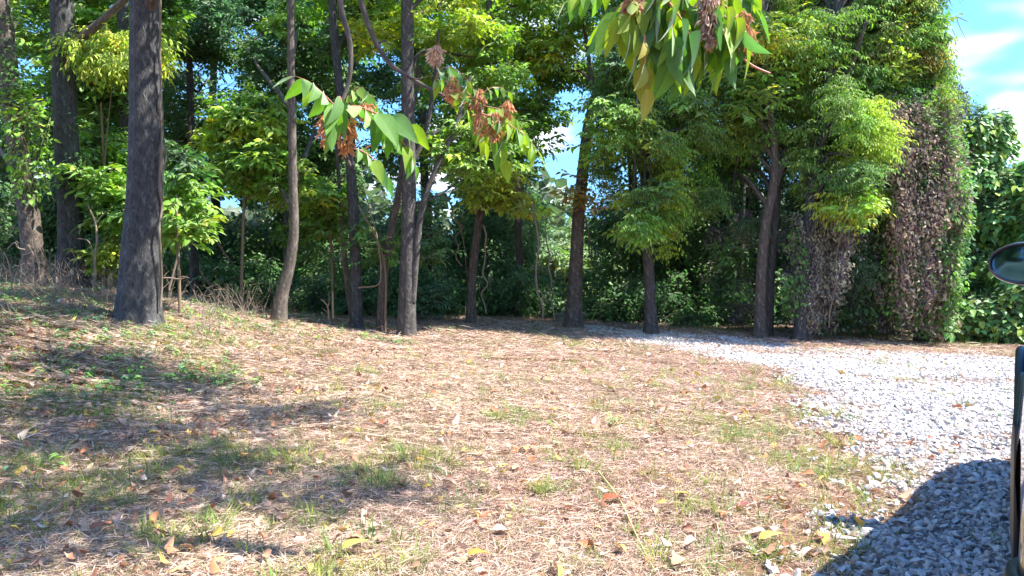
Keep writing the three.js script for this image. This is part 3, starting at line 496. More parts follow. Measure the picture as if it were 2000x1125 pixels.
{
  const r = rng(31), a = [], b = [];
  for (let k = 0; k < 420; k++) { const d = 45 + 110 * r(), u = (r() - 0.5) * 1.8; a.push([u * d, -d, 1.0 + 0.9 * r()]); }
  for (let k = 0; k < 240; k++) { const an = Math.PI * (0.02 + 0.96 * r()), d = 32 + 30 * r(); b.push([Math.cos(an) * d, Math.sin(an) * d + 6, 1.1 + 0.8 * r()]); }
  woodland('hillside_wood', 'far wooded hillside seen through the gap and past the right edge', 41, a);
  woodland('clearing_edge_wood', 'wood round the near side of the clearing, seen in the car mirror', 42, b);
}

{
  const r = rng(88), g = new THREE.Group(); g.name = numbered('undergrowth'); scene.add(g); tag(g, 'low tangle of ivy and leafy undergrowth closing the wood behind the trunks', 'undergrowth', null, 'stuff');
  const clumps = [];
  for (let k = 0; k < 150; k++) {
    const u = mix(-0.72, 0.34, r()), d = 15.1 + 2.2 * r() + 0.8 * sm(-0.3, -0.6, u); if (u > 0.035 && u < 0.1) continue;
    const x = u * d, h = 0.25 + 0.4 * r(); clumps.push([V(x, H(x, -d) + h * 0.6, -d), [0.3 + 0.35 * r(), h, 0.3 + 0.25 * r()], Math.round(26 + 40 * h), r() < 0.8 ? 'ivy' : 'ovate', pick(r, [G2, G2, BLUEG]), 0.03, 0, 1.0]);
  }
  foliage(g, 'tangle', clumps, 89, V(0, 0, 0));
}
// ------------------------------------------------------------ saplings, shrubs and stems at the wood's edge
function sapling(label, d, pts, clumps, group, mat) {
  const P = pts.map(([px, py, w]) => at(px, py, d)), base = V(P[0].x, H(P[0].x, P[0].z) - 0.03, P[0].z); P[0].y = base.y - 0.05;
  const t = thing('sapling', label, 'sapling', base, group);
  part('stem', stemGeo(P, [[0, pts[0][2] / 2 * d / F], [1, pts.at(-1)[2] / 2 * d / F]], { sides: 9, steps: 30, off: base }), mat ?? M.twig, t);
  const r = rng(Math.round(pts[0][0] * 7));
  const list = clumps.map(([px, py, dd, rad, n, kind, col, yel, gap, size = 1]) => [at(px, py, d + dd), rad, Math.round(n * 1.3), kind, col, yel, gap, size * 0.78]);
  foliage(t, 'leaves', list, 3000 + pts[0][0], base);
  for (const [c] of list) { const q = P[Math.max(1, P.length - 2)].clone(); q.y = Math.min(q.y, c.y - 0.1); part('branch', stemGeo([q, q.clone().lerp(c, 0.5).add(V(0, 0.12, 0)), c], [[0, 0.012], [1, 0.004]], { sides: 6, steps: 10, off: base }), mat ?? M.twig, t); }
  return t;
}
sapling('bright leafy sapling between straight grey trunk and thickest tree', 11.9, [[205, 590, 8], [208, 450, 7], [205, 330, 5], [200, 200, 3]], [[205, 300, 0.5, [0.42, 0.45, 0.4], 90, 'ovate', G3, 0.12, 0, 1.5], [225, 380, -0.2, [0.42, 0.3, 0.35], 80, 'ovate', G3, 0.15, 0, 1.5], [200, 170, 0.9, [0.5, 0.5, 0.5], 100, 'ovate', G1, 0.1, 0, 1.5], [230, 110, -0.2, [0.4, 0.3, 0.4], 60, 'pinnate', LIME, 0.12, 0, 1.3]]);
sapling('bright leafy sapling against the right side of the thickest tree', 10.4, [[352, 612, 7], [348, 480, 6], [345, 380, 4]], [[338, 370, 0.3, [0.3, 0.24, 0.3], 24, 'ovate', G3, 0.1, 0, 1.25], [345, 440, 0.2, [0.3, 0.25, 0.3], 26, 'ovate', G3, 0.12, 0, 1.2], [330, 300, 0.4, [0.3, 0.3, 0.3], 30, 'ovate', G2, 0.1, 0, 1.4]]);
sapling('yellow green sapling with layered leaves left of the curved foot trunk', 12.4, [[470, 606, 7], [474, 480, 6], [480, 330, 4], [486, 240, 3]], [[480, 260, 0, [0.55, 0.22, 0.4], 80, 'ovate', LIME, 0.25, 0, 1.3], [520, 330, 0, [0.5, 0.3, 0.4], 90, 'ovate', G3, 0.25, 0, 1.3], [500, 220, 0.3, [0.5, 0.3, 0.4], 70, 'ovate', G3, 0.2, 0, 1.3], [590, 380, 0.3, [0.45, 0.3, 0.4], 70, 'ovate', G3, 0.3, 0, 1.2]]);
sapling('thin sapling with few yellowing leaves between curved foot and bending trunks', 13.2, [[650, 610, 6], [648, 500, 5], [640, 400, 4]], [[625, 380, 0, [0.4, 0.35, 0.4], 60, 'ovate', G3, 0.3, 0, 1.2], [660, 440, 0, [0.3, 0.25, 0.3], 34, 'ovate', G3, 0.4, 0, 1.1], [600, 470, 0.3, [0.35, 0.3, 0.3], 30, 'ovate', G1, 0.2, 0, 1.1]]);
sapling('small bush of fine leaves low behind the straight grey trunk', 11.6, [[232, 590, 5], [228, 520, 4]], [[215, 500, 0, [0.25, 0.3, 0.25], 50, 'ovate', LIME, 0.3, 0, 0.9], [228, 450, 0, [0.18, 0.2, 0.2], 26, 'ovate', G3, 0.2, 0, 0.9]]);
sapling('low dark bush right of the forked trunk', 14.2, [[840, 612, 5], [842, 580, 4]], [[840, 582, 0, [0.32, 0.26, 0.3], 80, 'ovate', BLUEG, 0.05, 0, 0.8]]);
sapling('spindly sapling with pointed leaves under the leaning branch of the forked trunk', 12.4, [[752, 614, 5], [748, 500, 4], [700, 400, 3]], [[735, 470, 0.4, [0.3, 0.4, 0.3], 34, 'ovate', G1, 0.2, 0, 1], [840, 470, 1, [0.4, 0.5, 0.4], 40, 'ovate', G2, 0.1, 0, 1]]);

function bareStem(name, label, category, d, pts, w0, w1, mat, group, forks = []) {
  const P = pts.map(([px, py, dd = 0]) => at(px, py, d + dd)), base = P[0].clone();
  const t = thing(name, label, category, base, group);
  part('stem', stemGeo(P, [[0, w0 / 2 * d / F], [1, w1 / 2 * d / F]], { sides: 8, steps: 36, lump: 0.12, off: base }), mat, t);
  for (const f of forks) part('twig', stemGeo(f.map(([px, py, dd = 0]) => at(px, py, d + dd)), [[0, w1 * 0.5 * d / F], [1, w1 * 0.2 * d / F]], { sides: 6, steps: 14, off: base }), mat, t);
  return t;
}
const wavy = (px0, py0, px1, py1, n, amp, seed) => { const r = rng(seed); return Array.from({ length: n + 1 }, (_, k) => [mix(px0, px1, k / n) + (k && k < n ? (r() - 0.5) * amp : 0), mix(py0, py1, k / n), (r() - 0.5) * 0.15]); };
bareStem('hanging_vine', 'pale bare vine hanging in front of the dark left of the bright gap', 'vine', 13.2, [[1040, 400], [1047, 440], [1052, 480], [1047, 520], [1050, 570], [1060, 600], [1060, 622]], 4, 4, M.vine, 'bare hanging vines');
bareStem('hanging_vine', 'thin bare vine hanging inside the bright gap', 'vine', 13.6, wavy(1068, 420, 1082, 626, 8, 10, 3), 3, 3, M.vine, 'bare hanging vines');
bareStem('hanging_vine', 'twisting bare vine beside the crooked slim trunk', 'vine', 13.7, wavy(944, 440, 950, 612, 9, 18, 5), 4, 3, M.vine, 'bare hanging vines');
bareStem('hanging_vine', 'looped bare vine in the dark between forked and crooked trunks', 'vine', 14, wavy(886, 370, 902, 520, 8, 22, 6), 3.5, 3, M.vine, 'bare hanging vines', [[[894, 430], [905, 470], [912, 540]]]);
bareStem('hanging_vine', 'long bare vine hanging just right of the trunk in the gap', 'vine', 14.4, wavy(1142, 420, 1156, 512, 5, 8, 8), 3, 3, M.vine, 'bare hanging vines');
bareStem('hanging_vine', 'wiry vine in front of the vine smothered trees right of the close pair', 'vine', 12.6, wavy(1648, 330, 1620, 640, 10, 14, 9), 3, 2.5, M.vine, 'bare hanging vines');
bareStem('climbing_vine', 'brown vine climbing the right side of the thickest trunk', 'vine', 9.42, wavy(313, 600, 317, -20, 16, 6, 10), 5, 4, M.vine, null, [[[318, 240, -0.12], [304, 218, -0.2], [286, 192, -0.215]], [[320, 330, -0.05], [326, 310], [322, 280]]]);
bareStem('dead_stem', 'bare forked stem between straight grey trunk and thickest tree', 'stem', 11.2, [[178, 612], [176, 578], [184, 556], [186, 500], [190, 470], [186, 432], [172, 400]], 6, 3, M.deadTwig, null, [[[187, 440], [198, 424], [210, 412]], [[186, 500], [172, 470], [152, 466]]]);
bareStem('dead_stem', 'crooked dead twig sticking out left of the leaning trunk', 'stem', 10.6, [[50, 488], [36, 484], [30, 474], [16, 486]], 3, 2, M.deadTwig, null, [[[36, 484], [34, 472], [28, 474]]]);
bareStem('dead_stem', 'slender dead stalk standing at the far left edge', 'stem', 9.6, [[24, 600], [22, 540], [16, 510], [8, 492]], 3.5, 2, M.deadTwig, null, [[[22, 550], [26, 528], [24, 520]]]);
bareStem('dead_stem', 'dead stick leaning on the foot of the leaning trunk', 'stem', 10.5, [[60, 590], [66, 530], [66, 500], [56, 478]], 4, 2, M.deadTwig, null, [[[66, 510], [86, 514], [92, 505]]]);
bareStem('dead_stem', 'broken pale stub standing before the straight grey trunk', 'stem', 10.8, [[116, 590], [112, 560], [110, 540]], 6, 5, M.deadTwig);
bareStem('dead_stem', 'dead branch poking right from the thickest tree', 'stem', 9.7, [[308, 544], [330, 543], [352, 545], [362, 542]], 4, 2, M.deadTwig, null, [[[350, 545], [356, 540], [370, 543]]]);
bareStem('dead_stem', 'dead branch leaning in the dark right of the thickest tree', 'stem', 11.6, [[330, 566], [342, 520], [352, 480], [356, 456]], 5, 3, M.deadTwig);
bareStem('dead_stem', 'long bare limb slanting in the dark left of the curved foot trunk', 'stem', 14.3, [[392, 400], [410, 440], [430, 480], [450, 512]], 6, 4, M.vine, null, [[[402, 420], [396, 390], [404, 372]]]);
bareStem('dead_stem', 'bare limb fork in the dark near the dim trunk', 'stem', 14.4, [[382, 590], [402, 570], [412, 560], [398, 540], [390, 525]], 5, 3, M.vine, null, [[[404, 570], [418, 574], [420, 565]]]);
bareStem('dead_stem', 'thin grey stake before the bending slim trunk', 'stem', 12.2, [[651, 622], [650, 600], [650, 570]], 3.5, 3, M.deadTwig);
bareStem('dead_stem', 'dead forked stalk left of the bending slim trunk', 'stem', 12.3, [[642, 624], [640, 600], [632, 588], [626, 584]], 4, 2, M.deadTwig, null, [[[640, 602], [643, 585], [641, 572]], [[640, 610], [632, 604], [628, 600]]]);
bareStem('dead_stem', 'arching bare stem between bending and forked trunks', 'stem', 12.3, [[700, 562], [740, 555], [744, 530], [738, 470], [720, 400], [708, 360]], 3.5, 2, M.twig, null, [[[724, 410], [745, 380], [768, 372]]]);
bareStem('dead_stem', 'wispy bare twig sticking from the vine smothered tree against the sky', 'stem', 13.3, [[1822, 40], [1840, 52], [1862, 36], [1885, 44]], 2.5, 1.5, M.twig, null, [[[1840, 52], [1846, 80], [1842, 108]], [[1862, 36], [1874, 62], [1890, 92]], [[1850, 46], [1866, 80], [1880, 102]]]);
bareStem('dead_stem', 'fallen grey branch at the foot of the kudzu mound', 'stem', 13.3, [[1825, 632], [1850, 642], [1890, 652], [1925, 656]], 5, 2, M.deadTwig, null, [[[1850, 642], [1862, 632], [1870, 628]], [[1880, 650], [1884, 640]]]);

{
  const r = rng(93), A = new Acc();
  for (let k = 0; k < 5; k++) { let p = V((r() - 0.5) * 0.2, -0.05, (r() - 0.5) * 0.2), dir = V((r() - 0.5) * 1.2, 1, (r() - 0.5) * 1.2); for (let i = 0; i < 4; i++) { const q = p.clone().addScaledVector(dir, 0.12 + 0.08 * r()); A.add(stickT, stickM(p, q, 0.005 - 0.0009 * i)); if (r() < 0.6) A.add(stickT, stickM(q, q.clone().add(V((r() - 0.5) * 0.25, 0.1 * r(), (r() - 0.5) * 0.25)), 0.0025)); p = q; dir = dir.add(V((r() - 0.5) * 0.9, -0.25 * r(), (r() - 0.5) * 0.9)); } }
  const list = [];
  for (let k = 0; k < 150; k++) { const x = -3.6 - 4.4 * r(), z = -8.6 - 4.2 * r(); if (Math.hypot(x + 4.45, z + 9.4) < 0.45 || (x > -4.6 && z > -9.2)) continue; const j = 0.7 + 0.7 * r(); list.push([place(x, H(x, z), z, (r() - 0.5) * 0.9, r() * 6.28, (r() - 0.5) * 0.9, 0.5 + 0.6 * r()), [0.34 * j, 0.27 * j, 0.21 * j]]); }
  const m = instanced(numbered('dead_brush'), A.build(), M.straw, list); scene.add(m); tag(m, 'tangle of dead dry stems round the trunks on the left bank', 'brush', null, 'stuff');
}
// ------------------------------------------------------------ fallen wood
function fallen(label, pts, w, forks = [], mat = M.deadTwig) {
  const P = pts.map(([px, py, up = 0]) => onGround(px, py).add(V(0, 0.025 + up, 0))), base = P[0].clone(), t = thing('fallen_stick', label, 'stick', base);
  part('stem', stemGeo(P, [[0, w], [1, w * 0.45]], { sides: 8, steps: 24, lump: 0.2, off: base }), mat, t);
  for (const f of forks) part('twig', stemGeo(f.map(([px, py, up = 0]) => onGround(px, py).add(V(0, 0.03 + up, 0))), [[0, w * 0.5], [1, w * 0.2]], { sides: 6, steps: 10, off: base }), mat, t);
}
fallen('grey forked fallen branch on the left bank below the thickest tree', [[60, 672], [100, 662, 0.05], [140, 652, 0.08], [200, 648, 0.02]], 0.013, [[[100, 662, 0.05], [96, 676, 0.04], [98, 690, 0.02]], [[140, 652, 0.08], [150, 668, 0.06], [146, 690]]], M.barkPale);
fallen('long straight stick lying on the left bank', [[205, 702], [300, 703], [360, 708]], 0.012);
fallen('bent stick lying below the lit bank, toward the centre', [[425, 704], [480, 708], [530, 718]], 0.014);
fallen('thin brown stalk lying at the edge of the gravel', [[1375, 806], [1405, 790], [1440, 774]], 0.006);
fallen('long greenish stalk lying in the foreground, pointing at the red leaf', [[1170, 930], [1210, 985], [1245, 1060], [1280, 1130]], 0.006, [], std('green_stalk', lin(0.36, 0.36, 0.14)));
fallen('pale stalk lying across the foreground near the gravel', [[1475, 1098], [1530, 1084], [1585, 1066]], 0.006);
fallen('short dark stick on the bank right of the thickest tree', [[330, 640], [370, 650], [400, 668]], 0.012, [], M.twig);
fallen('thin stalk lying in the gravel strip', [[1680, 868], [1760, 872], [1850, 870]], 0.004);

// ------------------------------------------------------------ ground cover: dry stalks, leaves, grass, stones
function scatter(n, seed, fn, dMax = 19, pow = 0.75) {   // fewer per square metre with distance
  const r = rng(seed), out = [[], []];
  for (let k = 0; k < n; k++) {
    const d = 1.6 + (dMax - 1.6) * Math.pow(r(), pow), u = (r() - 0.5) * 2 * (0.82 + 1.2 / d), x = u * d, z = -d;
    const e = fn(x, z, r, d); if (e) out[r() < 0.5 ? 0 : 1].push(e);
  }
  return out;
}
function cover(name, label, kind, mat, lists, category) {
  const g = new THREE.Group(); g.name = numbered(name); scene.add(g); tag(g, label, category, null, 'stuff');
  lists.forEach((l, k) => l.length && instanced(name + '_patch', Array.isArray(kind) ? kind[k] : SPRAYS[kind][k], mat, l, g));
}
const patches = [[390, 900, 0.35, 1], [330, 905, 0.3, 0.9], [720, 930, 0.35, 1], [800, 915, 0.4, 1], [880, 905, 0.25, 0.9], [360, 1050, 0.3, 1], [600, 1030, 0.22, 0.9], [760, 1090, 0.25, 0.9], [180, 960, 0.35, 0.7], [1010, 820, 0.25, 0.9], [1060, 870, 0.2, 0.7], [1140, 860, 0.2, 0.8], [1210, 880, 0.2, 0.8], [1450, 850, 0.45, 0.7], [1590, 910, 0.45, 0.8], [1600, 820, 0.3, 0.6], [1690, 660, 0.7, 0.8], [1850, 672, 0.9, 1], [1560, 652, 0.6, 0.8], [1400, 650, 0.6, 0.7], [420, 735, 0.35, 0.8], [200, 790, 0.5, 0.8], [40, 800, 0.6, 0.8], [1720, 712, 0.3, 0.7], [60, 1000, 0.4, 0.7], [1070, 960, 0.15, 0.8], [560, 905, 0.3, 0.6], [900, 1000, 0.12, 0.7], [100, 900, 0.3, 0.5]].map(([px, py, r, k]) => [onGround(px, py), r, k]);
const green0 = (x, z) => { let k = 0; for (const [p, r, w] of patches) k = Math.max(k, w * sm(r * 1.25, r * 0.2, Math.hypot(x - p.x, (z - p.z) * 0.8))); return k; };
const green = (x, z) => fbm2(x * 0.5 + 4, z * 0.5, 3, 6.6) + 0.55 * fbm2(x * 1.6, z * 1.6 + 9, 2, 1.6);
const leftness = (x, z) => sm(0.5, -4.5, x + 0.12 * (-z - 6));
{
  const r = rng(51), out = [[], []], edge = [[], []];
  const lay = (d0, d1, step, size) => {
    for (let z = -d0; z > -d1; z -= step) for (let x = -d1 * 1.0 - 1.5; x < d1 * 1.0 + 1.5; x += step) {
      const px = x + (r() - 0.5) * step, pz = z + (r() - 0.5) * step; if (Math.abs(px) > 0.9 * -pz + 2.2) continue;
      const near = Math.max(gravelAt(px, pz), gravelAt(px + 0.25, pz), gravelAt(px - 0.25, pz), gravelAt(px, pz + 0.25), gravelAt(px, pz - 0.25));
      const t = 0.82 + 0.3 * r() + 0.3 * fbm2(px * 0.7, pz * 0.7, 3, 5.1), tint = [t, t * (1 + 0.12 * fbm2(px * 0.4, pz * 0.4, 2, 7.7)), t];
      if (near < 0.12) { const gx = (H(px + 0.2, pz) - H(px - 0.2, pz)) / 0.4, gz = (H(px, pz + 0.2) - H(px, pz - 0.2)) / 0.4; out[r() < 0.5 ? 0 : 1].push([place(px, H(px, pz), pz, Math.atan(gz), 0, Math.atan(gx), size).multiply(Mx().makeRotationY(r() * 6.28)), tint]); }
      else for (let k = 0; k < 14 * step * step / 0.04; k++) { const ex = px + (r() - 0.5) * step * 1.2, ez = pz + (r() - 0.5) * step * 1.2; if (r() < gravelAt(ex, ez) * 0.87) continue; const c = pick(r, DRYC); edge[r() < 0.5 ? 0 : 1].push([place(ex, H(ex, ez), ez, (r() - 0.5) * 0.3, r() * 6.28, (r() - 0.5) * 0.3, (0.8 + 0.5 * r()) * size), c]); }
    }
  };
  lay(1.6, 6, 0.17, 0.72); lay(6, 11, 0.22, 0.92); lay(11, 19, 0.34, 1.4);
  cover('dry_grass', 'chopped dry straw and mown grass covering the clearing', 'strawpatch', M.straw, out, 'straw');
  cover('gravel_edge_straw', 'thin dry straw strewn along the edge of the gravel and over it', 'straw', M.straw, edge, 'straw');
}
cover('stubble', 'short straw coloured grass stubble standing among the litter', 'stubble', M.grass, scatter(26000, 52, (x, z, r, d) => {
  const g = gravelAt(x, z); if (r() < g * 0.97) return;
  const c = r() < 0.4 + 0.5 * green(x, z) ? [0.3, 0.3, 0.1] : pick(r, DRYC), j = 0.8 + 0.4 * r();
  return [place(x, H(x, z), z, (r() - 0.5) * 0.4, r() * 6.28, (r() - 0.5) * 0.4, 0.8 + 0.6 * r()), c.map((v) => v * j)];
}), 'grass');
cover('green_grass', 'tufts of green grass coming up through the dry litter', 'tuft', M.grass, scatter(42000, 53, (x, z, r, d) => {
  const g = gravelAt(x, z), k = 0.55 * green0(x, z) + 0.5 * green(x, z) + 0.1 * leftness(x, z) - 0.06; if (g > 0.5 ? r() > 0.012 + 0.3 * green0(x, z) : r() > sm(-0.12, 0.5, k) * 0.62 + 0.045) return;
  const j = 0.75 + 0.5 * r(), y = r();
  return [place(x, H(x, z), z, (r() - 0.5) * 0.3, r() * 6.28, (r() - 0.5) * 0.3, 0.6 + 0.6 * r()), [mix(0.13, 0.3, y) * j, mix(0.24, 0.32, y) * j, 0.05 * j]];
}), 'grass');
cover('ground_weeds', 'low leafy weeds and ivy on the left bank and round the trunks', 'weed', M.leaf, scatter(70000, 54, (x, z, r, d) => {
  const near = Math.max(1.15 * sm(-0.6, -4.5, x) * sm(4.0, 8, d), 0.75 * sm(2.6, 0.5, Math.hypot(x + 2.1, z + 12)), 0.6 * sm(14, 17, d));
  const k = near + 1.5 * fbm2(x * 0.9, z * 0.9, 3, 3.3); if (gravelAt(x, z) > 0.3 || r() > sm(0.6, 1.5, k) * 0.42 + 0.0008) return;
  const c = pick(r, [G1, G2, G3, BLUEG, G3]), j = 0.9 + 0.5 * r();
  return [place(x, H(x, z) + 0.005, z, (r() - 0.5) * 0.4, r() * 6.28, (r() - 0.5) * 0.4, 0.38 + 0.5 * r()), c.map((v) => v * j)];
}), 'weeds');
cover('twig_litter', 'broken twigs and dead stalks strewn over the left bank and under the trees', 'straw', M.straw, scatter(5200, 56, (x, z, r, d) => {
  const k = Math.max(sm(-0.5, -4, x) * sm(5, 8.5, d), 0.55 * sm(10.5, 12.5, d)); if (r() > k || gravelAt(x, z) > 0.2) return;
  const c = pick(r, [[0.3, 0.22, 0.17], [0.4, 0.31, 0.25], [0.2, 0.14, 0.11], [0.48, 0.38, 0.31]]), m = place(x, H(x, z) + 0.01, z, (r() - 0.5) * 0.3, r() * 6.28, (r() - 0.5) * 0.3, 1).multiply(Mx().makeScale(3.2, 1.6, 3.2)); return [m, c];
}), 'twigs');
const curled = [leafGeo(0.085, 0.045, { seg: 4, droop: 0.5, fold: 0.6, twist: 0.9, ruffle: 0.5, seed: 4, shape: 'ovate' }), leafGeo(0.075, 0.05, { seg: 4, droop: -0.4, fold: -0.4, twist: -0.6, ruffle: 0.6, seed: 8, shape: 'ovate' })];
for (const g of curled) g.setAttribute('color', new THREE.Float32BufferAttribute(new Array(g.attributes.position.count * 3).fill(1), 3));
cover('leaf_litter', 'small curled brown and tan fallen leaves scattered over the clearing', curled, M.dryLeaf, scatter(24000, 55, (x, z, r, d) => {
  const k = 0.35 + 0.75 * leftness(x, z) + 0.3 * fbm2(x, z, 2, 8.8); if (r() > k || r() < gravelAt(x, z) * 0.88) return;
  const c = pick(r, [[0.42, 0.24, 0.15], [0.55, 0.38, 0.26], [0.3, 0.13, 0.08], [0.62, 0.5, 0.42], [0.5, 0.2, 0.1], [0.36, 0.22, 0.16], [0.58, 0.4, 0.1], [0.5, 0.33, 0.27]]), j = 0.8 + 0.4 * r();
  return [place(x, H(x, z) + 0.02 + 0.02 * r(), z, (r() - 0.5) * 1.2, r() * 6.28, (r() - 0.5) * 0.9, 0.55 + 0.8 * r() * r()), c.map((v) => v * j)];
}), 'leaves');
{
  const stones = [3, 4, 5, 6].map((s) => {
    const g = new THREE.IcosahedronGeometry(1, 1), p = g.attributes.position, r = rng(s * 91), cuts = Array.from({ length: 7 }, () => [V(r() - 0.5, r() - 0.5, r() - 0.5).normalize(), 0.3 + 0.4 * r()]);
    for (let k = 0; k < p.count; k++) { const v = V(p.getX(k), p.getY(k), p.getZ(k)); for (const [n, h] of cuts) { const q = v.dot(n); if (q > h) v.addScaledVector(n, h - q); } p.setXYZ(k, v.x, v.y * 0.66, v.z * 0.8); }
    g.computeVertexNormals(); return g;
  });
  const r = rng(61), lists = [[], [], [], []];
  for (let k = 0; k < 300000; k++) {
    const d = 2 + 15.5 * Math.pow(r(), 0.62), x = (-0.1 + 1.1 * r()) * d * 0.95, z = -d; if (x > 12 || lists[0].length > 27000) continue;
    const g = gravelAt(x, z); if (r() > g * 1.05 - 0.04 && r() > 0.001) continue;
    const s = (0.008 + 0.02 * Math.pow(r(), 2.4) + 0.006 * r()) * (1 + 0.012 * d), t = 0.68 + 0.5 * r(), w = (r() - 0.5) * 0.08;
    lists[Math.floor(r() * 4)].push([place(x, H(x, z) + 0.006 + s * (0.2 + 0.5 * r()), z, (r() - 0.5) * 1.5, r() * 6.28, (r() - 0.5) * 1.5, s), [t * (1 + w), t, t * (1 - w)]]);
  }
  const G = new THREE.Group(); G.name = numbered('gravel'); scene.add(G); tag(G, 'crushed pale grey stone of the drive', 'gravel', null, 'stuff');
  lists.forEach((l, k) => instanced('crushed_stone', stones[k], M.stone, l, G));
}
// single fallen leaves that stand out
{
  const shapes = [leafGeo(0.1, 0.062, { seg: 6, droop: 0.3, fold: 0.5, twist: 0.5, ruffle: 0.35, seed: 21 }), leafGeo(0.1, 0.05, { seg: 6, droop: -0.25, fold: -0.35, twist: -0.5, ruffle: 0.3, seed: 22 }), leafGeo(0.1, 0.045, { seg: 6, droop: 0.2, fold: 0.4, twist: 0.3, ruffle: 0.2, seed: 23, shape: 'lance' })];
  const mats = {}, mat = (c) => mats[c] ??= phys('fallen_leaf', { color: lin(...c), map: leafMap, roughness: 1, transmission: 0.2, thickness: 0 });
  const RED = [0.5, 0.1, 0.04], YE = [0.75, 0.55, 0.14], OR = [0.68, 0.33, 0.06], PALE = [0.72, 0.62, 0.38], MAR = [0.28, 0.05, 0.04], GY = [0.45, 0.48, 0.1], TAN = [0.62, 0.42, 0.27];
  const drop = (px, py, s, c, a, label, group, k = 0) => { const p = onGround(px, py), m = whole('fallen_leaf', shapes[k], mat(c), label, 'leaf', group); m.position.copy(p).add(V(0, 0.035, 0)); m.rotation.set(0.25, a, 0.35, 'YXZ'); m.scale.setScalar(s); };
  drop(1180, 992, 1.15, RED, 0.3, 'large rust red fallen leaf on the dry grass in the foreground'); drop(1453, 1004, 0.65, MAR, 1.2, 'small dark maroon fallen leaf near the gravel edge');
  drop(912, 1104, 0.95, OR, 0.1, 'orange fallen leaf at the bottom of the picture'); drop(664, 1090, 1.3, GY, 0.5, 'long yellow green fallen leaf in the foreground tuft', null, 2); drop(1028, 890, 0.8, YE, 1.9, 'single yellow fallen leaf above the cluster of pale leaves');
  drop(826, 912, 0.75, OR, 2.6, 'ochre fallen leaf beside the green tuft left of centre'); drop(742, 838, 0.85, RED, 0.9, 'rust red fallen leaf left of centre in the middle of the lawn'); drop(852, 762, 0.9, RED, 2.1, 'rust red fallen leaf further back near the shade patch');
  drop(1260, 866, 0.75, PALE, 0.8, 'pale tan fallen leaf standing on edge right of centre'); drop(1484, 1070, 1.3, YE, 0.2, 'long yellow fallen leaf in the lower right grass', null, 2); drop(1350, 982, 0.9, YE, 3.0, 'yellow fallen leaf between red leaf and gravel', null, 2);
  drop(1316, 1122, 0.9, TAN, 0.7, 'tan fallen leaf at the bottom right of centre'); drop(470, 905, 0.9, OR, 1.4, 'orange tan fallen leaf in the left foreground'); drop(170, 1050, 1.0, [0.4, 0.16, 0.1], 0.4, 'reddish brown fallen leaf in the lower left shade');
  drop(530, 683, 1.1, RED, 1.0, 'bright red fallen leaf on the bank below the curved foot trunk'); drop(425, 622, 0.9, YE, 0.2, 'yellow fallen leaf on the lit bank right of the thickest tree'); drop(215, 612, 1.4, YE, 0.5, 'yellow leaf at the foot of the thickest tree');
  const r = rng(71);
  for (let k = 0; k < 12; k++) drop(930 + 85 * r(), 918 + 28 * r(), 0.45 + 0.25 * r(), r() < 0.5 ? PALE : YE, r() * 6.28, 'small pale yellow leaf of the cluster on the dry grass in the middle foreground', 'cluster of pale yellow leaves', Math.floor(r() * 3));
}

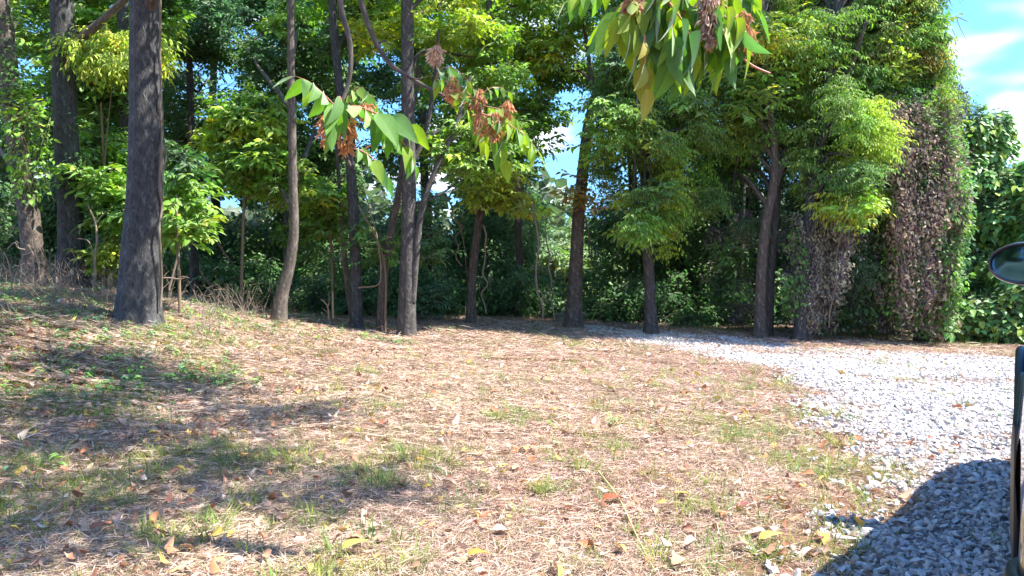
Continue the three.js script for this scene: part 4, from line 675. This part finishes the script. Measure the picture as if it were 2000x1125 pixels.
// ------------------------------------------------------------ the tree overhead whose branches hang into view
{
  const base = V(-4.4, H(-4.4, -1.2) - 0.05, -1.2), top = V(-2.9, 7.2, -1.9);
  const t = thing('overhanging_tree', 'tree of heaven with drooping leafy branches and orange seed clusters hanging overhead', 'tree', base);
  const tp = [base.clone().add(V(0, -0.1, 0)), V(-4.3, 1.6, -1.3), V(-4.0, 3.4, -1.4), V(-3.5, 5.2, -1.6), top];
  part('trunk', stemGeo(tp, [[0, 0.17], [0.4, 0.14], [1, 0.06]], { sides: 20, steps: 50, flare: 0.4, off: base }), M.barkGrey, t);
  const limb = (name, pts, r0, r1, mat = M.barkPale) => part(name, stemGeo(pts, [[0, r0], [1, r1]], { sides: 10, steps: 40, lump: 0.09, off: base }), mat, t);
  const f1 = at(665, -40, 3.0), f2 = at(700, -40, 3.6), f3 = at(1290, -70, 2.6);
  limb('limb', [V(-4.0, 3.4, -1.4), V(-2.9, 4.0, -2.0), V(-1.4, 3.8, -2.7), f1], 0.06, 0.012, M.barkGrey);
  limb('limb', [V(-3.8, 4.2, -1.5), V(-2.6, 4.9, -2.4), V(-1.3, 4.1, -3.3), f2], 0.06, 0.013, M.barkGrey);
  limb('limb', [V(-3.5, 5.2, -1.6), V(-2.0, 5.4, -2.0), V(-0.2, 4.2, -2.4), f3], 0.06, 0.014, M.barkGrey);
  const ur = rng(404), upper = [[V(-3.6, 6.6, -1.6), [1.6, 0.9, 1.5], 90], [V(-2.2, 6.6, 0.2), [1.5, 0.8, 1.2], 60], [V(-4.0, 5.8, -4.6), [1.4, 0.7, 1.2], 60], ...[[-0.6, -5.0], [0.5, -5.4], [1.1, -6.1], [-1.4, -5.9], [0.2, -6.6], [-0.6, -7.4], [-2.0, -7.0], [-1.2, -8.6], [-2.6, -8.8], [-0.2, -8.4], [1.0, -7.4], [-2.4, -5.6], [2.35, -5.5], [1.0, -4.9]].map(([x, z]) => [V(x, 5 + ur(), z + 1.5), [0.35 + 0.4 * ur(), 0.25, 0.3 + 0.35 * ur()], 11 + Math.round(12 * ur())])];
  foliage(t, 'crown', upper.map(([c, r, n]) => [c, r, n, 'pinnate', [0.11, 0.22, 0.035], 0.1, 0.0, r[1] < 0.3 ? 1.35 : 1.9]), 808, base);
  for (const [c] of upper) limb('limb', [tp[3].clone().lerp(top, 0.2), tp[3].clone().lerp(c, 0.55).add(V(0, 0.35, 0)), c], 0.045, 0.008, M.barkGrey);

  const GREENS = [[0.2, 0.5, 0.025], [0.13, 0.38, 0.05], [0.34, 0.6, 0.02], [0.16, 0.44, 0.04]], cm = new Map();  // brightest yellow green stands for a backlit leaflet, glow put into its colour
  const lm = (c) => { const k = c.join(); if (!cm.has(k)) cm.set(k, phys('leaflet', { color: lin(...c), map: leafMap, roughness: 1, transmission: 0.64, thickness: 0, clearcoat: 0.12, clearcoatRoughness: 0.4 })); return cm.get(k); };
  const stalkMat = std('leaf_stalk', lin(0.42, 0.17, 0.1), 0.6), leaflets = [[0.3, 0.25, 0.25], [0.15, 0.4, -0.2], [0.45, 0.3, 0.4], [0.05, 0.3, 0]].map(([droop, fold, twist], k) => leafGeo(1, 0.43, { shape: 'lance', seg: 8, droop, fold, twist, ruffle: 0.1, seed: 40 + k }));
  const R = rng(99);
  function compound(branch, pts, n, len, hang = 0.75, colours = GREENS) {   // a stalk with paired hanging leaflets
    const c = new THREE.CatmullRomCurve3(pts, false, 'centripetal');
    part('leaf_stalk', stemGeo(pts, [[0, 0.0035], [1, 0.0012]], { sides: 6, steps: 20, lump: 0, off: base }), stalkMat, branch);
    for (let k = 0; k < n; k++) for (const s of k === n - 1 ? [0] : [-1, 1]) {
      const tt = 0.14 + 0.86 * k / (n - 1), p = c.getPointAt(Math.min(1, tt)), T = c.getTangentAt(Math.min(1, tt)), side = T.clone().cross(V(0, 1, 0)).normalize().multiplyScalar(s || 0.01);
      const dir = T.clone().multiplyScalar(s ? 0.35 : 0.9).add(side.multiplyScalar(0.8)).add(V((R() - 0.5) * 0.3, -hang * (0.7 + 0.6 * R()), (R() - 0.5) * 0.3)).normalize();
      let up = V((R() - 0.22) * 1.8, 0.9, (R() - 0.72) * 1.6).addScaledVector(T, -0.2); const zz = dir.clone().cross(up).normalize(); up = zz.clone().cross(dir);
      const l = part('leaflet', leaflets[Math.floor(R() * 4)], lm(pick(R, colours)), branch), L = len * (0.8 + 0.35 * R()) * (0.75 + 0.5 * Math.sin(Math.PI * clamp(tt, 0.1, 0.85)));
      l.matrix.makeBasis(dir, up, zz).scale(V(L, L, L * (0.85 + 0.3 * R()))).setPosition(p.sub(base)); l.matrix.decompose(l.position, l.quaternion, l.scale);
    }
  }
  const samaras = [0, 1, 2].map((k) => template(leafGeo(0.03 + 0.004 * k, 0.0075 + 0.001 * k, { shape: 'oblong', seg: 5, twist: 1.2 + k, fold: 0.3, droop: 0.3 * (k - 1) })));
  const seedMat = phys('dry_seed', { vertexColors: true, roughness: 1, transmission: 0.25, thickness: 0 });
  function seeds(branch, c, h, w, n, col) {
    const A = new Acc(), s0 = c.clone().sub(base);
    for (let k = 0; k < 7; k++) A.add(stickT, stickM(s0.clone().add(V(0, h * 0.5, 0)), s0.clone().add(V((R() - 0.5) * w * 1.6, -h * 0.4 * R(), (R() - 0.5) * w * 1.6)), 0.0012), [0.5, 0.3, 0.2]);
    for (let k = 0; k < n * 1.1; k++) { const q = R(), a = R() * 6.28, rr = w * 0.72 * Math.sqrt(R()) * Math.sin(Math.PI * clamp(0.12 + 0.85 * q)), j = 0.65 + 0.7 * R(); A.add(samaras[k % 3], place(s0.x + Math.cos(a) * rr, s0.y + h * (0.5 - q), s0.z + Math.sin(a) * rr, (R() - 0.5) * 1.4, a, -1.1 + (R() - 0.5) * 1.5), col.map((v) => v * j)); }
    const m = part('seed_cluster', A.build(), seedMat, branch); m.userData.kind = 'stuff'; return m;
  }
  const ORANGE = [0.66, 0.31, 0.15], TANP = [0.66, 0.42, 0.3];
  const leafStalk = (d, list) => list.map(([px, py, dd = 0]) => at(px, py, d + dd));

  // branch with the bronze seeds at left of centre
  const b1 = limb('branch', [f1, at(668, 20, 3), at(684, 80, 3), at(686, 130, 3), at(680, 170, 3), at(664, 215, 2.98), at(658, 255, 2.96), at(668, 285, 2.95), at(688, 330, 2.93)], 0.0115, 0.005);
  part('twig', stemGeo([at(660, 262, 2.96), at(672, 300, 2.9), at(682, 338, 2.9)], [[0, 0.006], [1, 0.002]], { sides: 6, steps: 14, off: base }), M.barkPale, b1);
  part('twig', stemGeo([at(664, 275, 2.96), at(648, 270, 2.93), at(640, 262, 2.9)], [[0, 0.005], [1, 0.004]], { sides: 6, steps: 10, off: base }), M.barkPale, b1);
  compound(b1, leafStalk(2.9, [[662, 215], [636, 188, -0.02], [606, 162, -0.05], [578, 150, -0.08]]), 5, 0.105);
  compound(b1, leafStalk(2.85, [[670, 215], [695, 208], [730, 220], [770, 232, 0.05], [800, 244, 0.1]]), 6, 0.125);
  compound(b1, leafStalk(2.95, [[680, 205], [690, 182], [700, 172], [722, 186], [740, 215]]), 7, 0.06);
  compound(b1, leafStalk(2.8, [[690, 290], [712, 298], [735, 316], [752, 345]]), 5, 0.075, 0.5);
  compound(b1, leafStalk(2.95, [[700, 300], [725, 285], [750, 275], [770, 285]]), 4, 0.06, 0.3);
  compound(b1, leafStalk(2.9, [[770, 270], [788, 280], [802, 300], [812, 325]]), 4, 0.07);
  compound(b1, leafStalk(2.75, [[668, 200], [664, 190], [656, 205], [652, 230]]), 3, 0.13, 1.1);
  seeds(b1, at(638, 248, 2.9), 0.11, 0.035, 90, ORANGE); seeds(b1, at(678, 262, 2.88), 0.13, 0.04, 120, ORANGE); seeds(b1, at(712, 214, 2.92), 0.05, 0.04, 50, ORANGE);

  // long branch that sweeps down to the picture's middle
  const b2 = limb('branch', [f2, at(712, 25, 3.6), at(735, 85, 3.6), at(765, 128, 3.58), at(805, 155, 3.55), at(850, 180, 3.5), at(905, 205, 3.45), at(945, 225, 3.4)], 0.0135, 0.006);
  part('twig', stemGeo([at(738, 88, 3.6), at(752, 82, 3.6), at(764, 90, 3.6)], [[0, 0.006], [1, 0.002]], { sides: 6, steps: 8, off: base }), M.barkPale, b2);
  part('twig', stemGeo([at(800, 152, 3.55), at(820, 156, 3.5), at(845, 148, 3.5)], [[0, 0.005], [1, 0.0015]], { sides: 6, steps: 8, off: base }), M.barkPale, b2);
  const LG = [[0.34, 0.58, 0.015], [0.22, 0.5, 0.025], [0.42, 0.64, 0.015], [0.14, 0.38, 0.05]];  // lighter greens here also hold painted backlight
  compound(b2, leafStalk(3.4, [[850, 178], [858, 140], [880, 132], [905, 150], [925, 175]]), 6, 0.085, 0.8, LG);
  compound(b2, leafStalk(3.4, [[905, 205], [935, 190], [955, 175], [975, 172], [992, 182]]), 7, 0.05, 0.5, LG);
  compound(b2, leafStalk(3.35, [[915, 208], [955, 210], [990, 222], [1015, 250], [1035, 290]]), 8, 0.085, 0.7, LG);
  compound(b2, leafStalk(3.35, [[930, 215], [955, 240], [975, 270], [985, 310]]), 6, 0.11, 0.8, LG);
  compound(b2, leafStalk(3.3, [[940, 222], [985, 240], [1025, 265], [1050, 295]]), 7, 0.08, 0.8, LG);
  compound(b2, leafStalk(3.4, [[870, 185], [900, 175], [925, 195], [945, 225]]), 5, 0.1, 0.9, LG);
  compound(b2, leafStalk(3.45, [[900, 200], [925, 225], [940, 250], [948, 280]]), 5, 0.09, 0.9, LG);
  seeds(b2, at(852, 108, 3.4), 0.08, 0.035, 70, TANP); seeds(b2, at(884, 172, 3.38), 0.1, 0.035, 90, ORANGE); seeds(b2, at(935, 195, 3.35), 0.09, 0.035, 80, ORANGE); seeds(b2, at(968, 245, 3.3), 0.11, 0.04, 110, ORANGE); seeds(b2, at(938, 240, 3.32), 0.08, 0.025, 50, ORANGE); seeds(b2, at(992, 210, 3.3), 0.06, 0.025, 40, ORANGE);

  // near branch at the top, big leaves, backlit glow mixed into their brighter greens
  const b3 = limb('branch', [f3, at(1270, -20, 2.6), at(1250, 10, 2.6), at(1225, 30, 2.58), at(1205, 42, 2.56)], 0.012, 0.006);
  const BG = [[0.26, 0.56, 0.015], [0.15, 0.4, 0.04], [0.42, 0.68, 0.012], [0.22, 0.52, 0.025], [0.12, 0.34, 0.06], [0.46, 0.64, 0.015]], YG = [[0.6, 0.55, 0.03], [0.5, 0.54, 0.04], [0.75, 0.45, 0.03]];
  const big = (pts, n, len, h, col, d = 2.5) => compound(b3, leafStalk(d, pts), n, len, h, col ?? BG);
  big([[1290, -30], [1262, 0], [1225, 30], [1185, 45, 0.1]], 6, 0.12, 1.1); big([[1285, -40], [1280, 0], [1262, 40], [1240, 62]], 6, 0.125, 1.1); big([[1300, -50], [1310, 0], [1318, 40], [1316, 80]], 6, 0.14, 1.1, null, 2.45);
  big([[1310, -50], [1345, -10], [1375, 30], [1390, 70]], 7, 0.14, 1.1, null, 2.5); big([[1320, -60], [1375, -30], [1425, 0], [1455, 40]], 7, 0.13, 1.0, null, 2.55); big([[1330, -60], [1390, -40], [1440, -12], [1474, 20]], 6, 0.12, 0.9, null, 2.6);
  big([[1300, 0], [1335, 50], [1350, 90], [1345, 125]], 5, 0.135, 1.2, null, 2.4); big([[1280, -10], [1275, 60], [1290, 100], [1290, 130]], 5, 0.13, 1.2, null, 2.5); big([[1340, -20], [1400, 40], [1420, 80], [1425, 110]], 5, 0.13, 1.2, null, 2.45); big([[1310, 40], [1315, 90], [1322, 120]], 4, 0.13, 1.3, null, 2.38);
  big([[1290, -40], [1240, -10], [1205, 20], [1180, 60, 0.1]], 6, 0.115, 1.1, null, 2.7); big([[1270, 20], [1260, 60], [1272, 100], [1268, 130]], 5, 0.12, 1.2, null, 2.6); big([[1350, -10], [1368, 40], [1372, 85], [1366, 120]], 5, 0.13, 1.2, null, 2.55); big([[1380, -10], [1420, 20], [1448, 60], [1456, 90]], 5, 0.12, 1.1, null, 2.45); big([[1330, 10], [1335, 60], [1338, 100], [1330, 140]], 5, 0.12, 1.2, null, 2.6); big([[1400, 10], [1405, 60], [1402, 110], [1395, 130]], 5, 0.125, 1.2, null, 2.6); big([[1240, -20], [1222, 30], [1226, 70], [1236, 100]], 4, 0.12, 1.2, null, 2.5);
  big([[1258, 70], [1260, 110], [1258, 150], [1262, 175]], 3, 0.1, 0.35, YG, 2.42);
  big([[1230, -60], [1180, -30], [1130, -10], [1105, 5]], 6, 0.085, 0.9, null, 2.8); big([[1400, -70], [1440, -40], [1465, -10]], 5, 0.11, 1.1, null, 2.6);
  part('leaf_stalk', stemGeo([at(1395, 70, 2.5), at(1440, 108, 2.5), at(1468, 130, 2.5), at(1502, 145, 2.5)], [[0, 0.004], [1, 0.003]], { sides: 6, steps: 14, lump: 0, off: base }), std('bare_stalk', lin(0.55, 0.2, 0.17), 0.5), b3);
  seeds(b3, at(1386, 30, 2.42), 0.17, 0.045, 170, [0.55, 0.36, 0.29]); seeds(b3, at(1452, 60, 2.48), 0.12, 0.035, 90, [0.6, 0.3, 0.15]); seeds(b3, at(1236, 15, 2.5), 0.12, 0.04, 90, [0.42, 0.2, 0.12]); seeds(b3, at(1310, 20, 2.48), 0.1, 0.035, 60, [0.45, 0.24, 0.15]);
}

// ------------------------------------------------------------ the parked car along the right edge
{
  const th = Math.atan(0.66), car = thing('parked_car', 'dark glossy parked car whose side and door mirror show at the right edge', 'car', V(0.728, 0.0, 0.51));
  car.rotation.y = -th;
  const paint = phys('car_paint', { color: lin(0.03, 0.028, 0.027), roughness: 0.35, metalness: 0.3, clearcoat: 1, clearcoatRoughness: 0.04 });
  const trim = std('black_trim', lin(0.025, 0.025, 0.027), 0.45), rubber = std('tyre_rubber', lin(0.018, 0.018, 0.018), 0.85), glass = phys('tinted_glass', { color: lin(0.012, 0.015, 0.016), roughness: 0.03, clearcoat: 1, clearcoatRoughness: 0.01 }), steel = std('alloy', lin(0.5, 0.5, 0.52), 0.3, { metalness: 1 }), chrome = std('chrome', lin(0.75, 0.75, 0.77), 0.12, { metalness: 1 });
  const S0 = 1.72, S1 = 6.3;
  const wide = (s) => 0.93 * Math.pow(clamp(1 - Math.pow(Math.abs((s - 4.0) / 2.42), 7)), 0.28) * (1 - 0.03 * sm(5.2, 6.2, s)) + 0.055 * Math.exp(-Math.pow((s - 1.95) / 0.2, 2)), topY = (s) => s > 4.95 ? mix(1.13, 0.93, Math.pow((s - 4.95) / 1.35, 1.6)) : 1.15;
  function loft(stations, section) {   // rings of equal length, capped
    const p = [], idx = [], n = section(stations[0]).length;
    stations.forEach((s, k) => { for (const [x, y] of section(s)) p.push(x, y, -s); if (k) for (let i = 0; i < n; i++) { const a = (k - 1) * n + i, b = (k - 1) * n + (i + 1) % n; idx.push(a, b, a + n, b, b + n, a + n); } });
    for (const k of [0, stations.length - 1]) { const c = p.length / 3, o = k * n; let x = 0, y = 0; for (let i = 0; i < n; i++) { x += p[(o + i) * 3] / n; y += p[(o + i) * 3 + 1] / n; } p.push(x, y, -stations[k]); for (let i = 0; i < n; i++) k ? idx.push(o + i, o + (i + 1) % n, c) : idx.push(o + (i + 1) % n, o + i, c); }
    const g = new THREE.BufferGeometry(); g.setAttribute('position', new THREE.Float32BufferAttribute(p, 3)); g.setAttribute('uv', new THREE.Float32BufferAttribute(new Array(p.length / 3 * 2).fill(0), 2)); g.setIndex(idx); g.computeVertexNormals(); return g;
  }
  const half = (pts) => [...pts, ...pts.slice().reverse().map(([x, y]) => [-x, y])];
  const sts = Array.from({ length: 61 }, (_, k) => { const t = k / 60; return mix(S0, S1, t - 0.07 * Math.sin(2 * Math.PI * t)); });
  const body = loft(sts, (s) => { const w = wide(s), e = sm(S0, S0 + 0.1, s) * sm(S1, S1 - 0.16, s), T = mix(0.8, topY(s), e), B = mix(0.45, 0.27, e); return half([[w * 0.8, B], [w * 0.93, B + 0.03], [w * 0.975, B + 0.1], [w * 0.995, 0.5], [w, 0.62], [w * 0.996, 0.72], [w * 0.985, 0.82], [w * 0.965, Math.min(0.95, T - 0.08)], [w * 0.945, T - 0.05], [w * 0.9, T - 0.012], [w * 0.8, T], [w * 0.3, T + 0.02]]); });
  const ev = new Evaluator(); ev.attributes = ['position', 'normal', 'uv'];
  let br = new Brush(body, paint); br.updateMatrixWorld();
  for (const s of [2.6, 5.32]) { const c = new Brush(new THREE.CylinderGeometry(0.43, 0.43, 3, 40).rotateZ(Math.PI / 2).translate(0, 0.37, -s), paint); c.updateMatrixWorld(); br = ev.evaluate(br, c, SUBTRACTION); }
  part('body', br.geometry, paint, car);
  const gs = Array.from({ length: 33 }, (_, k) => mix(1.82, 5.0, k / 32));
  const roofY = (s) => 1.14 + 0.6 * sm(1.8, 2.25, s) * (1 - Math.pow(clamp((s - 3.9) / 1.12), 1.25));
  part('windows', loft(gs, (s) => { const T = roofY(s), k = (T - 1.12) / 0.62; return half([[0.85, 1.1], [mix(0.85, 0.74, k), mix(1.11, T, 0.7)], [mix(0.84, 0.68, k), T - 0.012], [0.3, T + 0.01]]); }), glass, car);
  part('roof', loft(Array.from({ length: 17 }, (_, k) => mix(1.98, 4.12, k / 16)), (s) => { const T = roofY(s) + 0.004; return half([[0.735, T - 0.09], [0.715, T - 0.03], [0.66, T + 0.008], [0.3, T + 0.03]]); }), paint, car);
  for (const x of [-1, 1]) for (const [a, b] of [[3.05, 3.15], [4.2, 4.28]]) part('pillar', loft([a, b], (s) => { const T = roofY(s), k = (T - 1.12) / 0.62; const q = [[0.853, 1.1], [mix(0.853, 0.746, k), mix(1.11, T, 0.7)], [0.7, T - 0.01], [0.66, 1.12]]; return q.map(([u, y]) => [u * x, y]); }), trim, car);
  const strip = (name, s0, s1, y0, y1, out, mat, n = 14, inset = 0) => { for (const x of [-1, 1]) part(name, loft(Array.from({ length: n }, (_, k) => mix(s0, s1, k / (n - 1))), (s) => { const w = wide(s) + inset, e = Math.min(1, 14 * Math.min(s - s0, s1 - s) + 0.25); return [[w - 0.02, y0], [w + out * e * 0.7, y0], [w + out * e, y0 + (y1 - y0) * 0.2], [w + out * e, y1 - (y1 - y0) * 0.2], [w + out * e * 0.7, y1], [w - 0.02, y1]].map(([u, y]) => [u * x, y]); }), mat, car); };
  strip('bumper_moulding', 1.8, 2.12, 0.44, 0.62, 0.03, trim); strip('door_moulding', 3.06, 4.84, 0.3, 0.76, 0.016, trim); strip('door_handle', 3.2, 3.38, 0.9, 0.93, 0.002, paint, 8, -0.045);
  for (const s of [2.6, 5.32]) for (const x of [-1, 1]) {
    const w = new THREE.Group(); w.name = 'wheel'; w.position.set(x * 0.79, 0.37, -s); w.rotation.z = -x * Math.PI / 2; car.add(w);
    const P = (a) => a.map(([r, y]) => new THREE.Vector2(r, y));
    part('tyre', new THREE.LatheGeometry(P([[0.24, -0.1], [0.3, -0.115], [0.35, -0.105], [0.37, -0.08], [0.37, 0.08], [0.35, 0.105], [0.3, 0.115], [0.24, 0.1]]), 48), rubber, w);
    part('rim', mergeGeometries([new THREE.LatheGeometry(P([[0.245, -0.09], [0.235, 0.06], [0.245, 0.1]]), 40), new THREE.CylinderGeometry(0.06, 0.07, 0.04, 20).translate(0, 0.07, 0), ...Array.from({ length: 6 }, (_, k) => new THREE.BoxGeometry(0.2, 0.03, 0.045).translate(0.14, 0.065, 0).rotateY(k * Math.PI / 3))]), steel, w);
  }
  for (const x of [-1, 1]) part('wheel_arch_trim', new THREE.TorusGeometry(0.455, 0.035, 10, 40, Math.PI * 1.08).rotateZ(-0.04 * Math.PI).scale(1, 1, 0.9).rotateY(Math.PI / 2).translate(x * 0.935, 0.37, -5.32), trim, car);
  for (const x of [-1, 1]) {
    part('headlight', new THREE.SphereGeometry(1, 20, 12).scale(0.17, 0.09, 0.1).translate(x * 0.58, 0.74, -6.14), phys('lamp_lens', { color: lin(0.7, 0.72, 0.74), roughness: 0.08, clearcoat: 1 }), car);
    part('tail_light', new THREE.SphereGeometry(1, 20, 12).scale(0.09, 0.16, 0.06).translate(x * 0.78, 0.92, -1.78), phys('red_lens', { color: lin(0.3, 0.01, 0.01), roughness: 0.1, clearcoat: 1 }), car);
    // door mirror: shell, rim and recessed glass
    const m = new THREE.Group(); m.name = 'door_mirror'; m.position.set(x * 0.935, 1.312, -4.5); m.rotation.set(-0.03, x * 0.1, 0); car.add(m);
    const ring = (hw, hh, z, ox = 0, n = 40) => Array.from({ length: n }, (_, k) => { const a = k / n * 2 * Math.PI, c = Math.cos(a), s = Math.sin(a), out = Math.sign(c) === x, e = out ? 1.0 : 0.55; return V(Math.sign(c) * Math.pow(Math.abs(c), e) * hw + ox, Math.sign(s) * Math.pow(Math.abs(s), out ? 0.9 : 0.45) * hh * (1 - 0.1 * (c * x)), z); });
    const shell = (rings, cap) => { const p = [], idx = [], n = rings[0].length; rings.forEach((r, k) => { for (const v of r) p.push(v.x, v.y, v.z); if (k) for (let i = 0; i < n; i++) { const a = (k - 1) * n + i, b = (k - 1) * n + (i + 1) % n; idx.push(a, a + n, b, b, a + n, b + n); } }); if (cap) { const o = (rings.length - 1) * n, c = p.length / 3; const q = rings.at(-1).reduce((s, v) => s.add(v), V(0, 0, 0)).multiplyScalar(1 / n); p.push(q.x, q.y, q.z); for (let i = 0; i < n; i++) idx.push(o + i, c, o + (i + 1) % n); } const g = new THREE.BufferGeometry(); g.setAttribute('position', new THREE.Float32BufferAttribute(p, 3)); g.setIndex(idx); g.computeVertexNormals(); return g; };
    part('housing', shell([ring(0.116, 0.082, 0.012), ring(0.124, 0.09, 0.022), ring(0.132, 0.099, 0.02), ring(0.136, 0.103, 0.0), ring(0.134, 0.1, -0.04), ring(0.115, 0.085, -0.085), ring(0.07, 0.055, -0.11), ring(0.02, 0.015, -0.118)], true), phys('mirror_shell', { color: lin(0.03, 0.028, 0.03), roughness: 0.3, clearcoat: 0.8, clearcoatRoughness: 0.1 }), m);
    part('mirror_glass', shell([ring(0.119, 0.085, 0.01), ring(0.06, 0.04, 0.0095)], true), std('mirror', lin(0.13, 0.19, 0.3), 0.02, { metalness: 1 }), m).rotation.x = -0.06;
    part('bracket', new THREE.CapsuleGeometry(0.03, 0.14, 6, 12).rotateZ(Math.PI / 2 - x * 0.35).translate(-x * 0.13, -0.09, -0.04), trim, m);
  }
}

camera.updateMatrixWorld(true);
renderer.render(scene, camera);
